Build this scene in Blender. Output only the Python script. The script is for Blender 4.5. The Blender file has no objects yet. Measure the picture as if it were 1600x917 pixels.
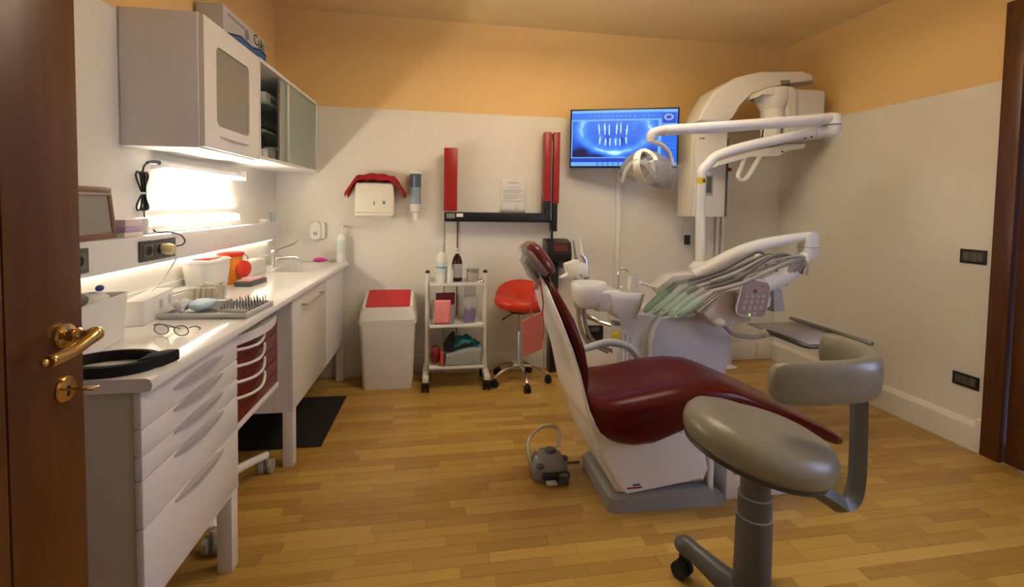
import bpy, bmesh, math, random
from mathutils import Matrix, Vector
random.seed(7)
SC = bpy.context.scene
COL = SC.collection
PI = math.pi

# ------------------------------------------------------------------ camera, world, exposure
cam_d = bpy.data.cameras.new('camera'); cam = bpy.data.objects.new('camera', cam_d); COL.objects.link(cam)
YAW, PITCH, ROLL = 0.168235, 0.044845, 0.015981
fwd0 = Vector((math.sin(YAW), math.cos(YAW), 0)); right0 = Vector((math.cos(YAW), -math.sin(YAW), 0)); up0 = Vector((0, 0, 1))
fwd = fwd0*math.cos(PITCH) - up0*math.sin(PITCH); up1 = up0*math.cos(PITCH) + fwd0*math.sin(PITCH)
rt = right0*math.cos(ROLL) + up1*math.sin(ROLL); up = up1*math.cos(ROLL) - right0*math.sin(ROLL)
cam.matrix_world = Matrix(((rt.x, up.x, -fwd.x, 0), (rt.y, up.y, -fwd.y, 0), (rt.z, up.z, -fwd.z, 1.33), (0, 0, 0, 1)))
cam_d.sensor_width = 36; cam_d.lens = 728.5/1600*36; cam_d.shift_y = -(458.5-353.5)/1600
cam_d.clip_start = 0.02
SC.camera = cam
SC.view_settings.view_transform = 'Standard'; SC.view_settings.look = 'None'
SC.view_settings.exposure = 1.9; SC.view_settings.gamma = 1.0
w = bpy.data.worlds.new('dusk_sky'); SC.world = w; w.use_nodes = True
w.node_tree.nodes['Background'].inputs[0].default_value = (0.42, 0.52, 0.85, 1)
w.node_tree.nodes['Background'].inputs[1].default_value = 3.2
LEDGE_E, CAB_E, STRIP_E, SCREEN_E = 33.0, 0.9, 1.5, 0.27
FILL_E, FILL_UP = 2.3, 4.6

# ------------------------------------------------------------------ materials
MATS = {}
def mat(name, col, rough=0.5, metal=0.0, emit=None, es=0.0, trans=0.0, alpha=1.0, bump=0.0, bscale=60.0, var=0.0, vscale=6.0, coat=0.0, spec=0.5, ior=1.45):
    if name in MATS: return MATS[name]
    m = bpy.data.materials.new(name); m.use_nodes = True; MATS[name] = m
    nt = m.node_tree; b = nt.nodes['Principled BSDF']; L = nt.links
    b.inputs['Base Color'].default_value = (*col, 1); b.inputs['Roughness'].default_value = rough; b.inputs['Metallic'].default_value = metal
    b.inputs['IOR'].default_value = ior; b.inputs['Transmission Weight'].default_value = trans; b.inputs['Alpha'].default_value = alpha
    b.inputs['Coat Weight'].default_value = coat; b.inputs['Specular IOR Level'].default_value = spec
    if emit: b.inputs['Emission Color'].default_value = (*emit, 1); b.inputs['Emission Strength'].default_value = es
    if bump or var:
        tc = nt.nodes.new('ShaderNodeTexCoord')
    if var:
        n = nt.nodes.new('ShaderNodeTexNoise'); n.inputs['Scale'].default_value = vscale; n.inputs['Detail'].default_value = 5
        L.new(tc.outputs['Object'], n.inputs['Vector'])
        mx = nt.nodes.new('ShaderNodeMix'); mx.data_type = 'RGBA'
        mx.inputs[6].default_value = (*[c*(1-var) for c in col], 1); mx.inputs[7].default_value = (*[min(1, c*(1+var)) for c in col], 1)
        L.new(n.outputs['Fac'], mx.inputs[0]); L.new(mx.outputs[2], b.inputs['Base Color'])
    if bump:
        n = nt.nodes.new('ShaderNodeTexNoise'); n.inputs['Scale'].default_value = bscale; n.inputs['Detail'].default_value = 3
        L.new(tc.outputs['Object'], n.inputs['Vector'])
        bp = nt.nodes.new('ShaderNodeBump'); bp.inputs['Strength'].default_value = bump; bp.inputs['Distance'].default_value = 0.004
        L.new(n.outputs['Fac'], bp.inputs['Height']); L.new(bp.outputs['Normal'], b.inputs['Normal'])
    return m

def wall_material():
    # white dado below 2.04 m, ochre paint above, fine roller texture
    m = mat('painted_plaster', (0.8, 0.77, 0.72), 0.62, bump=0.25, bscale=220)
    nt = m.node_tree; L = nt.links; b = nt.nodes['Principled BSDF']
    g = nt.nodes.new('ShaderNodeNewGeometry'); s = nt.nodes.new('ShaderNodeSeparateXYZ'); L.new(g.outputs['Position'], s.inputs[0])
    c = nt.nodes.new('ShaderNodeMath'); c.operation = 'GREATER_THAN'; c.inputs[1].default_value = 2.041; L.new(s.outputs['Z'], c.inputs[0])
    mx = nt.nodes.new('ShaderNodeMix'); mx.data_type = 'RGBA'
    mx.inputs[6].default_value = (0.81, 0.775, 0.705, 1); mx.inputs[7].default_value = (0.82, 0.555, 0.25, 1)
    L.new(c.outputs[0], mx.inputs[0]); L.new(mx.outputs[2], b.inputs['Base Color'])
    return m
def plank_material():
    m = bpy.data.materials.new('oak_parquet'); m.use_nodes = True
    nt = m.node_tree; L = nt.links; b = nt.nodes['Principled BSDF']
    oi = nt.nodes.new('ShaderNodeObjectInfo'); g = nt.nodes.new('ShaderNodeNewGeometry')
    mp = nt.nodes.new('ShaderNodeMapping'); mp.inputs['Scale'].default_value = (3.0, 46.0, 3.0); L.new(g.outputs['Position'], mp.inputs['Vector'])
    ad = nt.nodes.new('ShaderNodeVectorMath'); ad.operation = 'ADD'
    cb = nt.nodes.new('ShaderNodeCombineXYZ'); ml = nt.nodes.new('ShaderNodeMath'); ml.operation = 'MULTIPLY'; ml.inputs[1].default_value = 57.0
    rp = nt.nodes.new('ShaderNodeMath'); rp.operation = 'ADD'; fr_ = nt.nodes.new('ShaderNodeMath'); fr_.operation = 'FRACT'
    L.new(oi.outputs['Random'], rp.inputs[0]); L.new(g.outputs['Random Per Island'], rp.inputs[1]); L.new(rp.outputs[0], fr_.inputs[0])
    L.new(fr_.outputs[0], ml.inputs[0]); L.new(ml.outputs[0], cb.inputs[0]); L.new(mp.outputs[0], ad.inputs[0]); L.new(cb.outputs[0], ad.inputs[1])
    n = nt.nodes.new('ShaderNodeTexNoise'); n.inputs['Scale'].default_value = 1.6; n.inputs['Detail'].default_value = 6; L.new(ad.outputs[0], n.inputs['Vector'])
    r = nt.nodes.new('ShaderNodeValToRGB'); r.color_ramp.elements[0].position = 0.0; r.color_ramp.elements[1].position = 1.0
    r.color_ramp.elements[0].color = (0.32, 0.165, 0.026, 1); r.color_ramp.elements[1].color = (0.66, 0.41, 0.095, 1)
    a = nt.nodes.new('ShaderNodeMath'); a.operation = 'MULTIPLY_ADD'; a.inputs[1].default_value = 0.5; L.new(n.outputs['Fac'], a.inputs[0])
    a2 = nt.nodes.new('ShaderNodeMath'); a2.operation = 'MULTIPLY_ADD'; a2.inputs[1].default_value = 0.6; a2.inputs[2].default_value = -0.03
    L.new(fr_.outputs[0], a2.inputs[0]); L.new(a2.outputs[0], a.inputs[2])
    L.new(a.outputs[0], r.inputs[0]); L.new(r.outputs[0], b.inputs['Base Color'])
    b.inputs['Roughness'].default_value = 0.3; b.inputs['Specular IOR Level'].default_value = 0.5
    bp = nt.nodes.new('ShaderNodeBump'); bp.inputs['Strength'].default_value = 0.06; bp.inputs['Distance'].default_value = 0.002
    L.new(n.outputs['Fac'], bp.inputs['Height']); L.new(bp.outputs[0], b.inputs['Normal'])
    return m
def wood_material(name, c0, c1, rough):
    m = bpy.data.materials.new(name); m.use_nodes = True
    nt = m.node_tree; L = nt.links; b = nt.nodes['Principled BSDF']
    g = nt.nodes.new('ShaderNodeNewGeometry'); mp = nt.nodes.new('ShaderNodeMapping'); mp.inputs['Scale'].default_value = (18, 18, 1.2); L.new(g.outputs['Position'], mp.inputs['Vector'])
    n = nt.nodes.new('ShaderNodeTexNoise'); n.inputs['Scale'].default_value = 2.2; n.inputs['Detail'].default_value = 6; L.new(mp.outputs[0], n.inputs['Vector'])
    r = nt.nodes.new('ShaderNodeValToRGB'); r.color_ramp.elements[0].position = 0.3; r.color_ramp.elements[1].position = 0.75
    r.color_ramp.elements[0].color = (*c0, 1); r.color_ramp.elements[1].color = (*c1, 1)
    L.new(n.outputs['Fac'], r.inputs[0]); L.new(r.outputs[0], b.inputs['Base Color']); b.inputs['Roughness'].default_value = rough
    return m
def film_material(name, tint, alpha, rough=0.12):
    m = bpy.data.materials.new(name); m.use_nodes = True
    nt = m.node_tree; L = nt.links; b = nt.nodes['Principled BSDF']
    b.inputs['Base Color'].default_value = (*tint, 1); b.inputs['Roughness'].default_value = rough; b.inputs['Alpha'].default_value = alpha
    tc = nt.nodes.new('ShaderNodeTexCoord'); n = nt.nodes.new('ShaderNodeTexNoise'); n.inputs['Scale'].default_value = 25; n.inputs['Distortion'].default_value = 2
    L.new(tc.outputs['Object'], n.inputs['Vector']); bp = nt.nodes.new('ShaderNodeBump'); bp.inputs['Strength'].default_value = 0.8; bp.inputs['Distance'].default_value = 0.02
    L.new(n.outputs['Fac'], bp.inputs['Height']); L.new(bp.outputs[0], b.inputs['Normal'])
    return m
M_WALL = wall_material()
M_CEIL = mat('ceiling_paint', (0.87, 0.70, 0.37), 0.7, bump=0.2, bscale=200)
M_PLANK = plank_material()
M_DOOR = wood_material('brown_varnished_wood', (0.075, 0.022, 0.005), (0.12, 0.037, 0.009), 0.36)
M_WHITE = mat('white_lacquer', (0.80, 0.78, 0.76), 0.28)
M_TOP = mat('white_worktop', (0.82, 0.81, 0.78), 0.16)
M_WPL = mat('white_plastic', (0.80, 0.78, 0.73), 0.35)
M_CREAM = mat('cream_plastic', (0.78, 0.74, 0.62), 0.35)
M_UNIT = mat('white_unit_shell', (0.80, 0.78, 0.74), 0.25)
M_GREY = mat('grey_leather', (0.235, 0.215, 0.16), 0.30, bump=0.05, bscale=300)
M_DGREY = mat('dark_grey_plastic', (0.10, 0.10, 0.095), 0.38)
M_MGREY = mat('mid_grey_plastic', (0.23, 0.23, 0.215), 0.4)
M_LGREY = mat('light_grey_plastic', (0.42, 0.42, 0.40), 0.4)
M_BLACK = mat('black_plastic', (0.012, 0.012, 0.013), 0.35)
M_RUB = mat('black_rubber', (0.012, 0.012, 0.012), 0.75)
M_CHROME = mat('chrome', (0.75, 0.75, 0.75), 0.12, 1.0)
M_STEEL = mat('brushed_steel', (0.55, 0.55, 0.54), 0.28, 1.0)
M_BRASS = mat('polished_brass', (0.72, 0.50, 0.20), 0.16, 1.0)
M_BURG = mat('burgundy_leather', (0.085, 0.003, 0.003), 0.24, bump=0.04, bscale=260, spec=0.3)
M_RED = mat('red_lacquer', (0.36, 0.018, 0.014), 0.35)
M_REDSEAT = mat('orange_red_vinyl', (0.62, 0.045, 0.018), 0.32)
M_REDPL = mat('red_plastic', (0.55, 0.015, 0.02), 0.4)
M_DRED = mat('dark_red_lacquer', (0.15, 0.010, 0.012), 0.25)
M_CLOTH = mat('red_cloth', (0.38, 0.010, 0.016), 0.9, bump=0.6, bscale=90)
M_PINK = mat('pink_paper', (0.86, 0.27, 0.28), 0.7)
M_PAPER = mat('white_paper', (0.82, 0.80, 0.77), 0.8)
M_INK = mat('grey_ink', (0.30, 0.30, 0.30), 0.8)
M_BLUEINK = mat('dark_blue_ink', (0.02, 0.05, 0.22), 0.6)
M_BLUE = mat('blue_print', (0.03, 0.16, 0.45), 0.5)
M_BLACKCLOTH = mat('black_fabric', (0.008, 0.008, 0.012), 0.85, bump=0.3, bscale=200)
M_GLASS = mat('green_tinted_glass', (0.50, 0.60, 0.53), 0.16, alpha=0.55)
M_FROST = mat('frosted_grey_glass', (0.30, 0.28, 0.24), 0.42)
M_CLEAR = mat('clear_plastic', (0.9, 0.9, 0.9), 0.08, alpha=0.28)
M_FILM = film_material('protective_film', (0.85, 0.85, 0.82), 0.22)
M_FILM2 = film_material('wrinkled_film', (0.75, 0.66, 0.6), 0.45)
M_GREEN = mat('green_sleeve', (0.40, 0.56, 0.44), 0.45, alpha=0.9)
M_DGREEN = mat('dark_green_handle', (0.05, 0.11, 0.075), 0.4)
M_HOSE = mat('grey_hose', (0.40, 0.37, 0.34), 0.5)
M_DHOSE = mat('dark_grey_hose', (0.15, 0.14, 0.14), 0.5)
M_YELLOW = mat('yellow_plastic', (0.75, 0.55, 0.02), 0.4)
M_PLUG = mat('yellowed_plug', (0.72, 0.62, 0.30), 0.4)
M_ORANGE = mat('orange_plastic', (0.85, 0.28, 0.02), 0.4)
M_ORED = mat('bright_red_lid', (0.80, 0.05, 0.02), 0.35)
M_AMBER = mat('dark_brown_glass', (0.03, 0.008, 0.004), 0.1)
M_PURPLE = mat('purple_plastic', (0.22, 0.09, 0.42), 0.4)
M_MAG = mat('magenta_plastic', (0.8, 0.05, 0.35), 0.4)
M_NAVY = mat('blue_plastic', (0.04, 0.06, 0.38), 0.3)
M_TEAL = mat('teal_foil', (0.02, 0.22, 0.27), 0.25, 0.6, bump=1.0, bscale=70)
M_LILAC = mat('lilac_carton', (0.55, 0.36, 0.58), 0.6)
M_BEIGE = mat('beige_rolls', (0.62, 0.54, 0.38), 0.8, var=0.4, vscale=90)
M_SKY = mat('pale_blue_wrap', (0.50, 0.68, 0.80), 0.35)
M_MAT = mat('black_floor_mat', (0.012, 0.012, 0.014), 0.9, bump=0.6, bscale=300)
M_TUBE = mat('lit_tube_warm', (1, 1, 1), 0.5, emit=(1.0, 0.89, 0.72), es=LEDGE_E)
M_TUBE2 = mat('lit_tube_cool', (1, 1, 1), 0.5, emit=(0.95, 1.0, 0.92), es=CAB_E)
M_STRIP = mat('lit_strip', (1, 1, 1), 0.5, emit=(1.0, 0.84, 0.62), es=STRIP_E)
M_BSCREEN = mat('frame_screen', (0.30, 0.28, 0.25), 0.25)
M_BROWN = mat('brown_frame', (0.20, 0.10, 0.06), 0.35)
M_LED = mat('red_display_digits', (0.5, 0.02, 0.01), 0.3, emit=(1, 0.10, 0.05), es=0.22)
M_DISP = mat('dark_display_glass', (0.13, 0.03, 0.024), 0.15)
M_KEYPAD = mat('keypad_foil', (0.36, 0.27, 0.255), 0.25)
M_KEY = mat('keypad_button', (0.47, 0.39, 0.36), 0.3)
M_GLED = mat('green_led', (0.1, 0.6, 0.1), 0.3, emit=(0.2, 1, 0.1), es=1.0)
M_CUPBLUE = mat('grey_blue_tube', (0.09, 0.13, 0.20), 0.12)
M_CUPBLUE2 = mat('pale_blue_tube', (0.30, 0.36, 0.44), 0.15)
M_PANE = mat('window_glass', (0.9, 0.95, 1), 0.02, alpha=0.12)

# ------------------------------------------------------------------ builders
TH = -math.radians(1.37)
LEFT = Matrix.Translation((-1.139, 3.678, 0)) @ Matrix.Rotation(TH, 4, 'Z') @ Matrix.Translation((1.139, -3.678, 0))   # left wall stands 1.4 degrees off square
IDM = Matrix.Identity(4)
FR = [IDM]
def frame(m): FR[0] = m

class B:
    def __init__(s): s.bm = bmesh.new()
    def _mv(s, vs, M):
        if M is not None:
            for v in vs: v.co = M @ v.co
    def box(s, x0, x1, y0, y1, z0, z1, bev=0.0, seg=2, M=None):
        c = Matrix.Translation(((x0+x1)/2, (y0+y1)/2, (z0+z1)/2)) @ Matrix.Diagonal((abs(x1-x0), abs(y1-y0), abs(z1-z0), 1))
        n0 = len(s.bm.verts)
        vs = bmesh.ops.create_cube(s.bm, size=1, matrix=c)['verts']
        if bev > 0:
            es = list({e for v in vs for e in v.link_edges})
            bmesh.ops.bevel(s.bm, geom=es, offset=bev, segments=seg, profile=0.5, affect='EDGES')
        if M is not None:
            s.bm.verts.ensure_lookup_table(); s._mv([v for v in s.bm.verts][n0:], M)
        return s
    def obox(s, p, q, w, h, bev=0.0):
        # box along p->q with width w and height h
        p, q = Vector(p), Vector(q); d = q-p; L = d.length; d.normalize()
        side = d.cross(Vector((0, 0, 1)))
        if side.length < 1e-4: side = Vector((1, 0, 0))
        side.normalize(); u = side.cross(d)
        M = Matrix(((d.x, side.x, u.x, (p.x+q.x)/2), (d.y, side.y, u.y, (p.y+q.y)/2), (d.z, side.z, u.z, (p.z+q.z)/2), (0, 0, 0, 1)))
        return s.box(-L/2, L/2, -w/2, w/2, -h/2, h/2, bev, M=M)
    def loft(s, rings, cap=True, closed=True):
        R = [[s.bm.verts.new(p) for p in r] for r in rings]
        n = len(R[0])
        for a, b in zip(R[:-1], R[1:]):
            for i in range(n if closed else n-1):
                j = (i+1) % n
                try: s.bm.faces.new((a[i], a[j], b[j], b[i]))
                except ValueError: pass
        if cap and closed:
            s.bm.faces.new(list(reversed(R[0]))); s.bm.faces.new(R[-1])
        return s
    def tube(s, pts, r, n=10, smooth=0, cap=True):
        pts = [Vector(p) for p in pts]
        rs = list(r) if isinstance(r, (list, tuple)) else [r]*len(pts)
        if smooth:
            P, Q = [], []
            for i in range(len(pts)-1):
                p0 = pts[max(i-1, 0)]; p1 = pts[i]; p2 = pts[i+1]; p3 = pts[min(i+2, len(pts)-1)]
                for k in range(smooth):
                    t = k/smooth
                    P.append(0.5*((2*p1)+(p2-p0)*t+(2*p0-5*p1+4*p2-p3)*t*t+(3*p1-p0-3*p2+p3)*t**3)); Q.append(rs[i]*(1-t)+rs[i+1]*t)
            P.append(pts[-1]); Q.append(rs[-1]); pts, rs = P, Q
        rings = []; nrm = None
        for i, p in enumerate(pts):
            d = (pts[min(i+1, len(pts)-1)]-pts[max(i-1, 0)]).normalized()
            if nrm is None:
                nrm = d.cross(Vector((0, 0, 1)))
                if nrm.length < 1e-3: nrm = d.cross(Vector((1, 0, 0)))
            nrm = (nrm - d*nrm.dot(d)).normalized(); bn = d.cross(nrm)
            rings.append([p+(nrm*math.cos(2*PI*k/n)+bn*math.sin(2*PI*k/n))*rs[i] for k in range(n)])
        return s.loft(rings, cap)
    def cyl(s, p, q, r0, r1=None, n=20): return s.tube([p, q], [r0, r0 if r1 is None else r1], n)
    def lathe(s, prof, c=(0, 0, 0), n=24, M=None, sx=1, sy=1, cap=True):
        n0 = len(s.bm.verts)
        rings = [[Vector((c[0]+sx*r*math.cos(2*PI*k/n), c[1]+sy*r*math.sin(2*PI*k/n), c[2]+z)) for k in range(n)] for r, z in prof]
        if M is not None: rings = [[M @ p for p in r] for r in rings]
        return s.loft(rings, cap)
    def ball(s, c, rx, ry=None, rz=None, n=16, M=None):
        ry = rx if ry is None else ry; rz = rx if rz is None else rz
        X = Matrix.Translation(c) @ (M if M is not None else IDM) @ Matrix.Diagonal((rx, ry, rz, 1))
        bmesh.ops.create_uvsphere(s.bm, u_segments=n, v_segments=max(6, n*2//3), radius=1, matrix=X)
        return s
    def prism(s, poly, ax, a, b, bev=0.0, seg=2):
        # poly: 2-D points in the plane across axis ax, extruded from a to b
        def P(u, v, t): return {'y': (u, t, v), 'x': (t, u, v), 'z': (u, v, t)}[ax]
        A = [s.bm.verts.new(P(u, v, a)) for u, v in poly]; C = [s.bm.verts.new(P(u, v, b)) for u, v in poly]
        n = len(poly); fs = [s.bm.faces.new(A), s.bm.faces.new(list(reversed(C)))]
        for i in range(n): fs.append(s.bm.faces.new((A[i], C[i], C[(i+1) % n], A[(i+1) % n])))
        if bev:
            es = list({e for f in fs[:2] for e in f.edges})
            bmesh.ops.bevel(s.bm, geom=es, offset=bev, segments=seg, profile=0.5, affect='EDGES')
        return s
    def sheet(s, f, nu, nv):
        # surface f(u,v) on the unit square
        V = [[s.bm.verts.new(f(i/nu, j/nv)) for j in range(nv+1)] for i in range(nu+1)]
        for i in range(nu):
            for j in range(nv): s.bm.faces.new((V[i][j], V[i+1][j], V[i+1][j+1], V[i][j+1]))
        return s
    def build(s, name, m, parent=None, angle=35, thick=0.0):
        bm = s.bm
        if FR[0] is not IDM:
            for v in bm.verts: v.co = FR[0] @ v.co
        bmesh.ops.recalc_face_normals(bm, faces=bm.faces)
        if parent is None:
            lo = Vector([min(v.co[i] for v in bm.verts) for i in range(3)]); hi = Vector([max(v.co[i] for v in bm.verts) for i in range(3)])
            org = Vector(((lo.x+hi.x)/2, (lo.y+hi.y)/2, lo.z))
        else: org = Vector(parent.get('_org', (0, 0, 0)))
        for v in bm.verts: v.co -= org
        me = bpy.data.meshes.new(name); bm.to_mesh(me); bm.free(); s.bm = None
        for p in me.polygons: p.use_smooth = True
        me.set_sharp_from_angle(angle=math.radians(angle))
        o = bpy.data.objects.new(name, me); COL.objects.link(o); me.materials.append(m)
        if parent is None: o.location = org
        else: o.parent = parent
        o['_org'] = tuple(org)
        if thick:
            md = o.modifiers.new('solid', 'SOLIDIFY'); md.thickness = thick; md.offset = 0
        return o
def thing(name, label, cat, loc, group=None):
    o = bpy.data.objects.new(name, None); COL.objects.link(o)
    l = FR[0] @ Vector(loc); o.location = l; o['_org'] = tuple(l); o.empty_display_size = 0.05
    o['label'] = label; o['category'] = cat
    if group: o['group'] = group
    return o
def tag(o, label, cat, group=None):
    o['label'] = label; o['category'] = cat
    if group: o['group'] = group
    return o
def struct(o): o['kind'] = 'structure'; return o
def rrect(cx, cy, w, h, r, n=5):
    # rounded rectangle outline
    out = []
    for sx, sy, a0 in ((1, 1, 0), (-1, 1, 90), (-1, -1, 180), (1, -1, 270)):
        for k in range(n+1):
            a = math.radians(a0+90*k/n); out.append((cx+sx*(w/2-r)+r*math.cos(a), cy+sy*(h/2-r)+r*math.sin(a)))
    return out
def sring(c, u, v, a, b, e=2.6, n=28):
    # superellipse ring about c spanned by u, v with half sizes a, b
    c, u, v = Vector(c), Vector(u), Vector(v); out = []
    for k in range(n):
        t = 2*PI*k/n; cs, sn = math.cos(t), math.sin(t)
        out.append(c+u*(a*math.copysign(abs(cs)**(2/e), cs))+v*(b*math.copysign(abs(sn)**(2/e), sn)))
    return out
def text(name, s, size, M, m, parent, ext=0.0004):
    cu = bpy.data.curves.new(name, 'FONT'); cu.body = s; cu.size = size; cu.extrude = ext; cu.align_x = 'CENTER'; cu.align_y = 'CENTER'
    to = bpy.data.objects.new(name, cu); COL.objects.link(to)
    bpy.context.view_layer.update()
    me = bpy.data.meshes.new_from_object(to.evaluated_get(bpy.context.evaluated_depsgraph_get()))
    bpy.data.objects.remove(to); bpy.data.curves.remove(cu)
    org = Vector(parent.get('_org', (0, 0, 0)))
    me.transform(Matrix.Translation(-org) @ FR[0] @ M); me.materials.clear(); me.materials.append(m)
    o = bpy.data.objects.new(name, me); COL.objects.link(o); o.parent = parent
    return o
def facing(pos, right, upv):
    # matrix that lays text in a plane at pos with reading direction right and up direction upv
    r, u = Vector(right).normalized(), Vector(upv).normalized(); n = r.cross(u)
    return Matrix(((r.x, u.x, n.x, pos[0]), (r.y, u.y, n.y, pos[1]), (r.z, u.z, n.z, pos[2]), (0, 0, 0, 1)))

# ------------------------------------------------------------------ room shell
XR, YB, ZC, YF = 3.013, 3.678, 2.733, 0.16
fl = struct(B().box(-1.5, 3.2, -1.3, 3.85, -0.12, -0.012).build('floor', mat('subfloor_dark', (0.05, 0.025, 0.01), 0.8)))
meshes = {}
def plank_mesh(L):
    L = round(L, 2)
    if L not in meshes:
        b = B(); b.box(-L/2+0.0006, L/2-0.0006, -PW/2+0.0005, PW/2-0.0005, -0.012, 0.0, 0.0)
        me = bpy.data.meshes.new('plank'); b.bm.to_mesh(me); b.bm.free(); me.materials.append(M_PLANK); meshes[L] = me
    return meshes[L]
spots = []
PW = 0.056
r = 0
while YB-PW/2-PW*r > -1.2:
    y = YB-PW/2-PW*r; r += 1
    x = -1.25-random.choice((0.0, 0.08, 0.15, 0.22, 0.29))
    while x < XR:
        L = random.choice((0.22, 0.28, 0.34, 0.40, 0.46))
        spots.append((x+L/2, y, L)); x += L
def seen(sx, sy):
    ang = math.atan2(sx, sy)-YAW
    return sy > 1.15 and abs(math.tan(ang)) < 1.12 and -0.95 < sx < 3.05
vis = sorted([s for s in spots if seen(s[0], s[1])], key=lambda s: s[0]**2+s[1]**2)[:300]
vset = set(vis)
fo = Vector(fl['_org'])
for (x, y, L) in vis:
    o = bpy.data.objects.new('plank', plank_mesh(L)); COL.objects.link(o); o.parent = fl
    o.location = Vector((x, y, random.uniform(-0.0004, 0.0))) - fo
rest = B()
for (x, y, L) in spots:
    if (x, y, L) in vset: continue
    rest.box(x-L/2+0.0006, x+L/2-0.0006, y-PW/2+0.0005, y+PW/2-0.0005, -0.012, 0.0)
ro = rest.build('plank', M_PLANK, fl); ro['kind'] = 'stuff'

struct(B().box(-1.5, 3.2, -1.3, 3.85, ZC, ZC+0.1).build('ceiling', M_CEIL))
struct(B().box(-1.3, 3.15, YB, YB+0.12, 0, ZC).build('wall_back', M_WALL))
frame(LEFT); struct(B().box(-1.259, -1.139, 0.05, 3.7, 0, ZC).build('wall_left', M_WALL)); frame(IDM)
# right wall with a door opening between y 1.05 and 2.0 and an added window nearer the camera
wr = B(); wr.box(XR, XR+0.12, 2.0, 3.75, 0, ZC); wr.box(XR, XR+0.12, 0.92, 1.05, 0, ZC); wr.box(XR, XR+0.12, 1.05, 2.0, 2.35, ZC)
wr.box(XR, XR+0.12, 0.0, 0.2, 0, ZC); wr.box(XR, XR+0.12, 0.2, 0.92, 0, 0.75); wr.box(XR, XR+0.12, 0.2, 0.92, 2.2, ZC)
struct(wr.build('wall_right', M_WALL))
# front wall: doorway x -0.70..0.25, solid elsewhere
wf = B(); wf.box(-1.3, -0.72, 0.0, YF, 0, ZC); wf.box(-0.72, 0.30, 0.0, YF, 2.15, ZC)
wf.box(0.30, 3.15, 0.0, YF, 0, ZC)
struct(wf.build('wall_front', M_WALL))
# corridor behind the doorway
hl = B(); hl.box(-1.5, -1.4, -1.3, 0.0, 0, ZC); hl.box(-1.4, 1.2, -1.3, -1.2, 0, ZC); hl.box(1.1, 1.2, -1.2, 0.0, 0, ZC)
struct(hl.build('wall_corridor', M_WALL))
# unseen window added in the right wall to let in cool light
wi = B()
for a in ((0.2, 0.26, 0.75, 2.2), (0.86, 0.92, 0.75, 2.2), (0.26, 0.86, 0.75, 0.81), (0.26, 0.86, 2.14, 2.2)):
    wi.box(XR+0.03, XR+0.09, a[0], a[1], a[2], a[3], 0.004)
wo = struct(wi.build('added_window_1', M_WHITE)); B().box(XR+0.058, XR+0.062, 0.26, 0.86, 0.81, 2.14).build('pane', M_PANE, wo)
# baseboards (plaster, 15 cm)
bb = B(); bb.box(-1.12, 3.0, YB-0.018, YB, 0, 0.155, 0.004)
bo = struct(bb.build('baseboard_back', M_WALL))
for x in (0.08, 0.90, 2.84): B().box(x-0.0015, x+0.0015, YB-0.0195, YB-0.017, 0.002, 0.15).build('joint', M_DGREY, bo)
br_ = B(); br_.prism([(XR-0.03, 0.0), (XR-0.03, 0.135), (XR, 0.165), (XR, 0.0)], 'y', 2.075, YB-0.02)
struct(br_.build('baseboard_right', M_WALL))
struct(B().box(XR-0.032, XR, 2.045, 2.075, 0, 0.185, 0.003).build('trim_1', M_WALL))
# right door: casing + leaf
dr = B()
dr.box(XR-0.035, XR+0.12, 1.955, 2.045, 0, 2.44, 0.004); dr.box(XR-0.035, XR+0.12, 1.01, 1.10, 0, 2.44, 0.004); dr.box(XR-0.035, XR+0.12, 1.10, 1.955, 2.35, 2.44, 0.004)
d2 = struct(dr.build('door_2', M_DOOR))
B().box(XR-0.012, XR+0.035, 1.105, 1.945, 0.006, 2.345, 0.003).build('leaf', M_DOOR, d2)
B().cyl((XR-0.012, 1.2, 1.05), (XR-0.06, 1.2, 1.05), 0.009).build('handle', M_BRASS, d2)
# invented fill light panel, added unseen above the frame to brighten the room
cl_ = thing('added_fill_panel', 'added unseen fill light panel over the middle of the room', 'lamp', (0.9, 2.05, 2.525))
B().box(0.4, 1.4, 1.75, 2.35, 2.53, 2.57, 0.006).build('frame', M_WHITE, cl_)
B().box(0.42, 1.38, 1.77, 2.33, 2.525, 2.5295).build('diffuser', mat('fill_diffuser', (1, 1, 1), 0.5, emit=(1.0, 0.91, 0.78), es=FILL_E), cl_)
B().box(0.42, 1.38, 1.77, 2.33, 2.5705, 2.575).build('upper_diffuser', mat('fill_upper_diffuser', (1, 1, 1), 0.5, emit=(1.0, 0.91, 0.78), es=FILL_UP), cl_)
for x in (0.5, 1.3): B().cyl((x, 2.05, 2.57), (x, 2.05, ZC-0.001), 0.004, n=6).build('suspension_rod', M_STEEL, cl_)
# left foreground door leaf (open into the room)
DX = -0.655
dl = B()
dl.box(DX-0.044, DX, 0.19, 0.836, 0.008, 2.13, 0.002); dl.box(DX-0.044, DX, 0.839, 1.0, 0.008, 2.13, 0.002); dl.box(DX-0.042, DX-0.004, 0.83, 0.845, 0.01, 2.12)
d1 = struct(dl.build('door_1', M_DOOR))
ly, lz = 0.952, 1.083
hb = B(); Mx = Matrix.Translation((DX, ly, lz)) @ Matrix.Rotation(PI/2, 4, 'Y')
hb.lathe([(0.0235, 0), (0.0235, 0.004), (0.021, 0.008), (0.012, 0.011), (0.011, 0.02), (0.0135, 0.024), (0.0095, 0.03), (0.0095, 0.045)], (0, 0, 0), 28, Mx)
hb.tube([(DX+0.042, ly+0.004, lz), (DX+0.05, ly-0.002, lz), (DX+0.053, ly-0.02, lz-0.004), (DX+0.055, ly-0.06, lz-0.012), (DX+0.055, ly-0.105, lz-0.013), (DX+0.055, ly-0.108, lz-0.013)], [0.0095, 0.0135, 0.0105, 0.0095, 0.0105, 0.006], 14, smooth=5)
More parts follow.
